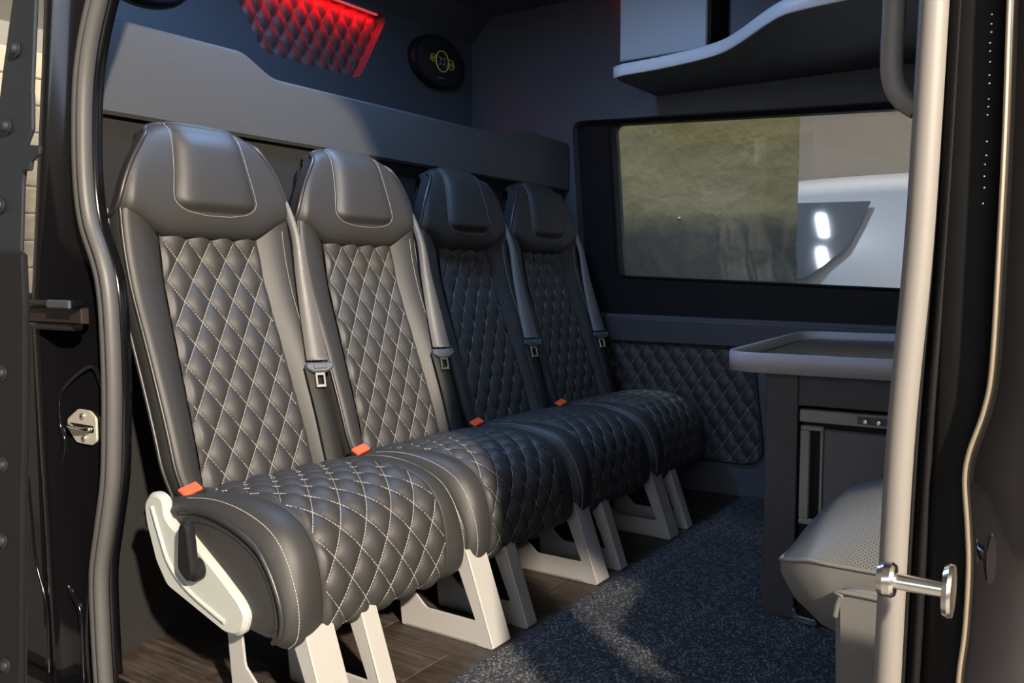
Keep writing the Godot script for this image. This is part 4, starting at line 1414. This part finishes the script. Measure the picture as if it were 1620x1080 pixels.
# ------------------------------------------------------------------ garage round the van
func build_garage() -> void:
	structure(slab("floor_garage", Vector3(-3.4, -0.72, -6.2), Vector3(5.2, -0.62, 4.4), M.concrete, null, 0.0), "grey concrete garage floor")
	structure(slab("ceiling_garage", Vector3(-3.4, 3.0, -6.2), Vector3(5.2, 3.1, 4.4), M.plaster, null, 0.0), "plastered garage ceiling")
	structure(slab("wall_garage_far", Vector3(-3.4, -0.62, -6.2), Vector3(5.2, 3.0, -6.1), M.plaster, null, 0.0), "grey plastered garage wall beyond the van")
	structure(slab("wall_garage_near", Vector3(-3.4, -0.62, 4.3), Vector3(5.2, 3.0, 4.4), M.plaster, null, 0.0), "plastered garage wall on the door side")
	structure(slab("wall_garage_right", Vector3(5.1, -0.62, -6.2), Vector3(5.2, 3.0, 4.4), M.plaster, null, 0.0), "plastered garage end wall ahead of the van")
	var lw := struct_root("wall_garage_left", "beige block garage wall behind the van")
	slab("mortar", Vector3(-3.4, -0.62, -6.2), Vector3(-3.3, 3.0, 4.4), M.plaster, lw, 0.0)
	var bm := box_mesh(Vector3(0.04, 0.142, 0.392), 0.006)
	for r in 16:
		for c in 5:
			var z := -3.1 + c * 0.4 + (0.2 if r % 2 else 0.0)
			put("block", bm, M.block, lw, Vector3(-3.285, -0.3 + r * 0.15, z))
	# olive backdrop hanging beyond the window
	var cv := thing("canvas_backdrop", "olive canvas sheet hanging beyond the side window, creased into folds below", "backdrop", Vector3(0, 0, -2.95))
	var st := begin()
	var rows := []
	var n := FastNoiseLite.new()
	n.seed = 12
	n.frequency = 1.3
	n.fractal_octaves = 4
	for i in 110:
		var y := lerpf(-0.6, 2.4, i / 109.0)
		var r := PackedVector3Array()
		for j in 150:
			var x := lerpf(-2.2, 0.56, j / 149.0)
			var fold := smoothstep(1.25, 0.5, y) * smoothstep(-0.5, -0.1, x)
			var z := 0.018 * n.get_noise_2d(x * 1.2, y * 2.2) + 0.006 * n.get_noise_2d(x * 6.0 + 7.0, y * 5.0)
			z += fold * 0.03 * sin(38.0 * (x + 0.42 * (y - 0.9)) + 5.0 * n.get_noise_2d(x * 2.0, y * 1.5))
			r.append(Vector3(x, y, z))
		rows.append(r)
	add_grid(st, rows)
	var back := []
	for r in rows:
		var q := PackedVector3Array()
		for p in r:
			q.append(p - Vector3(0, 0, 0.004))
		back.append(q)
	add_grid(st, back, false, true)
	obj("cloth", st, M.canvas, cv)
	st = begin()
	var nail := hz(1075, 345, -2.93) - Vector3(0, 0, -2.95)
	add_lathe(st, [Vector2(0.009, 0.0), Vector2(0.008, 0.006), Vector2(0.0001, 0.009)], Transform3D(Basis(Vector3(1, 0, 0), Vector3(0, 0, 1), Vector3(0, -1, 0)), nail), 10)
	obj("nail", st, M.steel, cv)
	# pale vehicle parked beyond the backdrop
	var car := thing("parked_van", "white van parked beyond the window, with a smoked slanting windscreen", "van", Vector3(0, 0, -4.5))
	st = begin()
	rows = []
	for q in [[-0.5, -0.02], [0.2, 0.0], [0.8, -0.06], [1.0, -0.15], [1.25, -0.27], [1.36, -0.36], [1.43, -0.5], [1.46, -0.75], [1.46, -1.3]]:
		var r := PackedVector3Array()
		for j in 20:
			var x := lerpf(-0.4, 2.4, j / 19.0)
			r.append(Vector3(x, q[0] - 0.05 * pow((x - 0.9) / 1.5, 4.0), q[1] - 0.12 * pow((x - 0.8) / 1.3, 4.0)))
		rows.append(r)
	add_grid(st, rows)
	obj("body", st, M.white_paint, car)
	var pane := PackedVector2Array()
	var basis := Basis(Vector3(1, 0, 0), -deg_to_rad(25.0))
	var org := Vector3(0.3, 1.08, -0.1)
	for p in [[1248, 318], [1376, 314], [1358, 352], [1338, 388], [1300, 418], [1272, 437], [1245, 440]]:
		var d := ray(p[0], p[1])
		var nn := basis.z
		var o := org + Vector3(0, 0, -4.5)
		var hit := EYE + d * ((o - EYE).dot(nn) / d.dot(nn)) - o
		pane.append(Vector2(hit.dot(basis.x), hit.dot(basis.y)))
	st = begin()
	add_prism(st, pane, Transform3D(basis, org - basis.z * 0.04), 0.012, 0.002)
	obj("windscreen", st, M.smoked_glass, car)

# lamp: housing + glowing face + the light it gives
func tube_lamp(at: Vector3, label: String, length: float, along_x: bool, energy: float, c: Color) -> void:
	var t := thing("tube_lamp", label, "lamp", at, "garage ceiling tube lamps")
	var sz := Vector3(length, 0.05, 0.12) if along_x else Vector3(0.12, 0.05, length)
	if not along_x:
		sz.x = 0.06
	box("housing", Vector3(0, 0.03, 0), sz, M.white_paint, t)
	box("diffuser", Vector3(0, -0.01, 0), sz * Vector3(0.98, 0.5, 0.8), M.glow_cool, t)
	var l := area(Vector3(0, -0.03, 0), Vector3.DOWN, Vector2(sz.z, sz.x), c, energy, t)

const WARM := 86.0
const RED := 0.19
func build_lamps() -> void:
	tube_lamp(Vector3(0.2, 2.9, -1.15), "long tube lamp on the garage ceiling above the van roof", 2.4, true, 8.0, Color(1.0, 0.98, 0.86))
	tube_lamp(Vector3(-0.31, 2.9, -3.32), "short tube lamp on the garage ceiling beyond the canvas backdrop", 0.22, false, 2.0, Color(0.86, 0.92, 1.0))
	tube_lamp(Vector3(-0.36, 2.9, -2.95), "short tube lamp on the garage ceiling over the parked white van", 0.22, false, 2.0, Color(0.86, 0.92, 1.0))
	tube_lamp(Vector3(-2.5, 2.9, -1.2), "added tube lamp on the garage ceiling brightening the beige block wall", 1.2, false, 4.5, Color(1.0, 0.95, 0.85))  # added lamp without a known source, only lightens the blocks
	# flood lamp high on the garage wall: the warm light that falls in through the doorway
	var w := thing("flood_lamp", "square warm flood lamp on a bracket high in the garage", "lamp", Vector3(4.6, 2.8, 2.28))
	var aim := Vector3(0.1, 0.7, -0.3) - w.position
	var b := Basis.looking_at(aim, Vector3.UP)
	box("housing", b.z * 0.045, Vector3(0.28, 0.28, 0.06), M.black_plastic, w, 0.008, b)
	box("lamp_face", b.z * 0.008, Vector3(0.15, 0.15, 0.01), M.glow_warm, w, 0.002, b)
	var st := begin()
	add_tube(st, PackedVector3Array([b.z * 0.07, b.z * 0.07 + Vector3(0, 0.13, 0)]), 0.014, 10)
	obj("bracket", st, M.black_plastic, w)
	area(-b.z * 0.002, aim, Vector2(0.15, 0.15), Color(1.0, 0.935, 0.85), WARM, w)
	# daylight panel: the glazed garage gate ahead of the van and on the door side
	for q in [[Vector3(5.08, 1.2, -2.6), Vector3(-1, 0, 0), Vector2(3.6, 2.2), 1.2, "glazed garage gate letting in daylight ahead of the van"], [Vector3(2.0, 1.7, 4.28), Vector3(0, 0, -1), Vector2(3.6, 1.2), 2.5, "long garage window letting in daylight on the door side"]]:
		var g := thing("gate_window", q[4], "window", q[0])
		var bs := Basis.looking_at(q[1], Vector3.UP)
		box("pane", -bs.z * 0.0, Vector3(q[2].x, q[2].y, 0.01), M.glow_day, g, 0.0, bs)
		area(q[1] * 0.02, q[1], q[2], Color(0.6, 0.78, 1.0), q[3], g)
	# ceiling downlights of the van
	var t := thing("ceiling_light", "square cool white light panel in the van ceiling near the doorway", "lamp", Vector3(0.28, 1.812, -0.62))
	box("bezel", Vector3(0, 0.002, 0), Vector3(0.2, 0.01, 0.2), M.steel, t, 0.003)
	box("diffuser", Vector3(0, -0.005, 0), Vector3(0.17, 0.006, 0.17), M.glow_cool, t, 0.001)
	area(Vector3(0, -0.012, 0), Vector3.DOWN, Vector2(0.17, 0.17), Color(0.56, 0.75, 1.0), DOWN, t)
const DOWN := 1.35

# ------------------------------------------------------------------
func _ready() -> void:
	rng.seed = 7
	# camera
	var yaw := deg_to_rad(YAW)
	var pit := deg_to_rad(PITCH)
	fwd = Vector3(-sin(yaw) * cos(pit), -sin(pit), -cos(yaw) * cos(pit))
	rgt = fwd.cross(Vector3.UP).normalized()
	upv = rgt.cross(fwd)
	var cam := Camera3D.new()
	cam.name = "camera"
	add_child(cam)
	cam.fov = rad_to_deg(2.0 * atan(540.0 / FOCAL))
	cam.near = 0.02
	cam.far = 60.0
	cam.transform = Transform3D(Basis(rgt, upv, -fwd), EYE)
	cam.current = true
	# environment and exposure
	var we := WorldEnvironment.new()
	we.name = "environment"
	var env := Environment.new()
	env.background_mode = Environment.BG_COLOR
	env.background_color = Color(0.02, 0.022, 0.025)
	env.tonemap_mode = Environment.TONE_MAPPER_LINEAR
	env.tonemap_exposure = 1.0
	env.sdfgi_enabled = true
	env.ssao_enabled = true
	env.ssil_enabled = true
	we.environment = env
	add_child(we)
	make_materials()
	build_lamps()
	# setting
	build_shell()
	build_garage()
	build_rear_trim()
	# carpet
	var cp := slab("carpet_runner", Vector3(0.685, 0.0, FAR_Z + 0.01), Vector3(2.88, 0.009, 0.03), M.carpet, null, 0.004)
	tag(cp, "dark speckled looped carpet covering the aisle floor", "carpet")
	# seats
	var seat := make_seat()
	var names := ["", "second black quilted seat from the doorway, next to the seat with the cream side cover", "third black quilted seat from the doorway, below the plain middle of the vinyl board", "black quilted seat at the end of the row against the far wall under the window"]
	for i in range(1, 4):
		var c := seat.duplicate()
		c.name = numbered("van_seat")
		add_child(c)
		c.position = Vector3(0, 0, -0.225 - 0.45 * i)
		c.set_meta("label", names[i])
	for part in seat.get_children():
		if part.name.begins_with("quilted_cushion") or part.name.begins_with("cushion_border") or part.name.begins_with("end_panel") or part.name.begins_with("seat_pan"):
			part.scale.z = 1.095
			part.position.z = 0.213 * 0.095
	add_side_cover(seat)
	build_far_side()
	build_counter()
	build_front_seat()
	build_doorway()
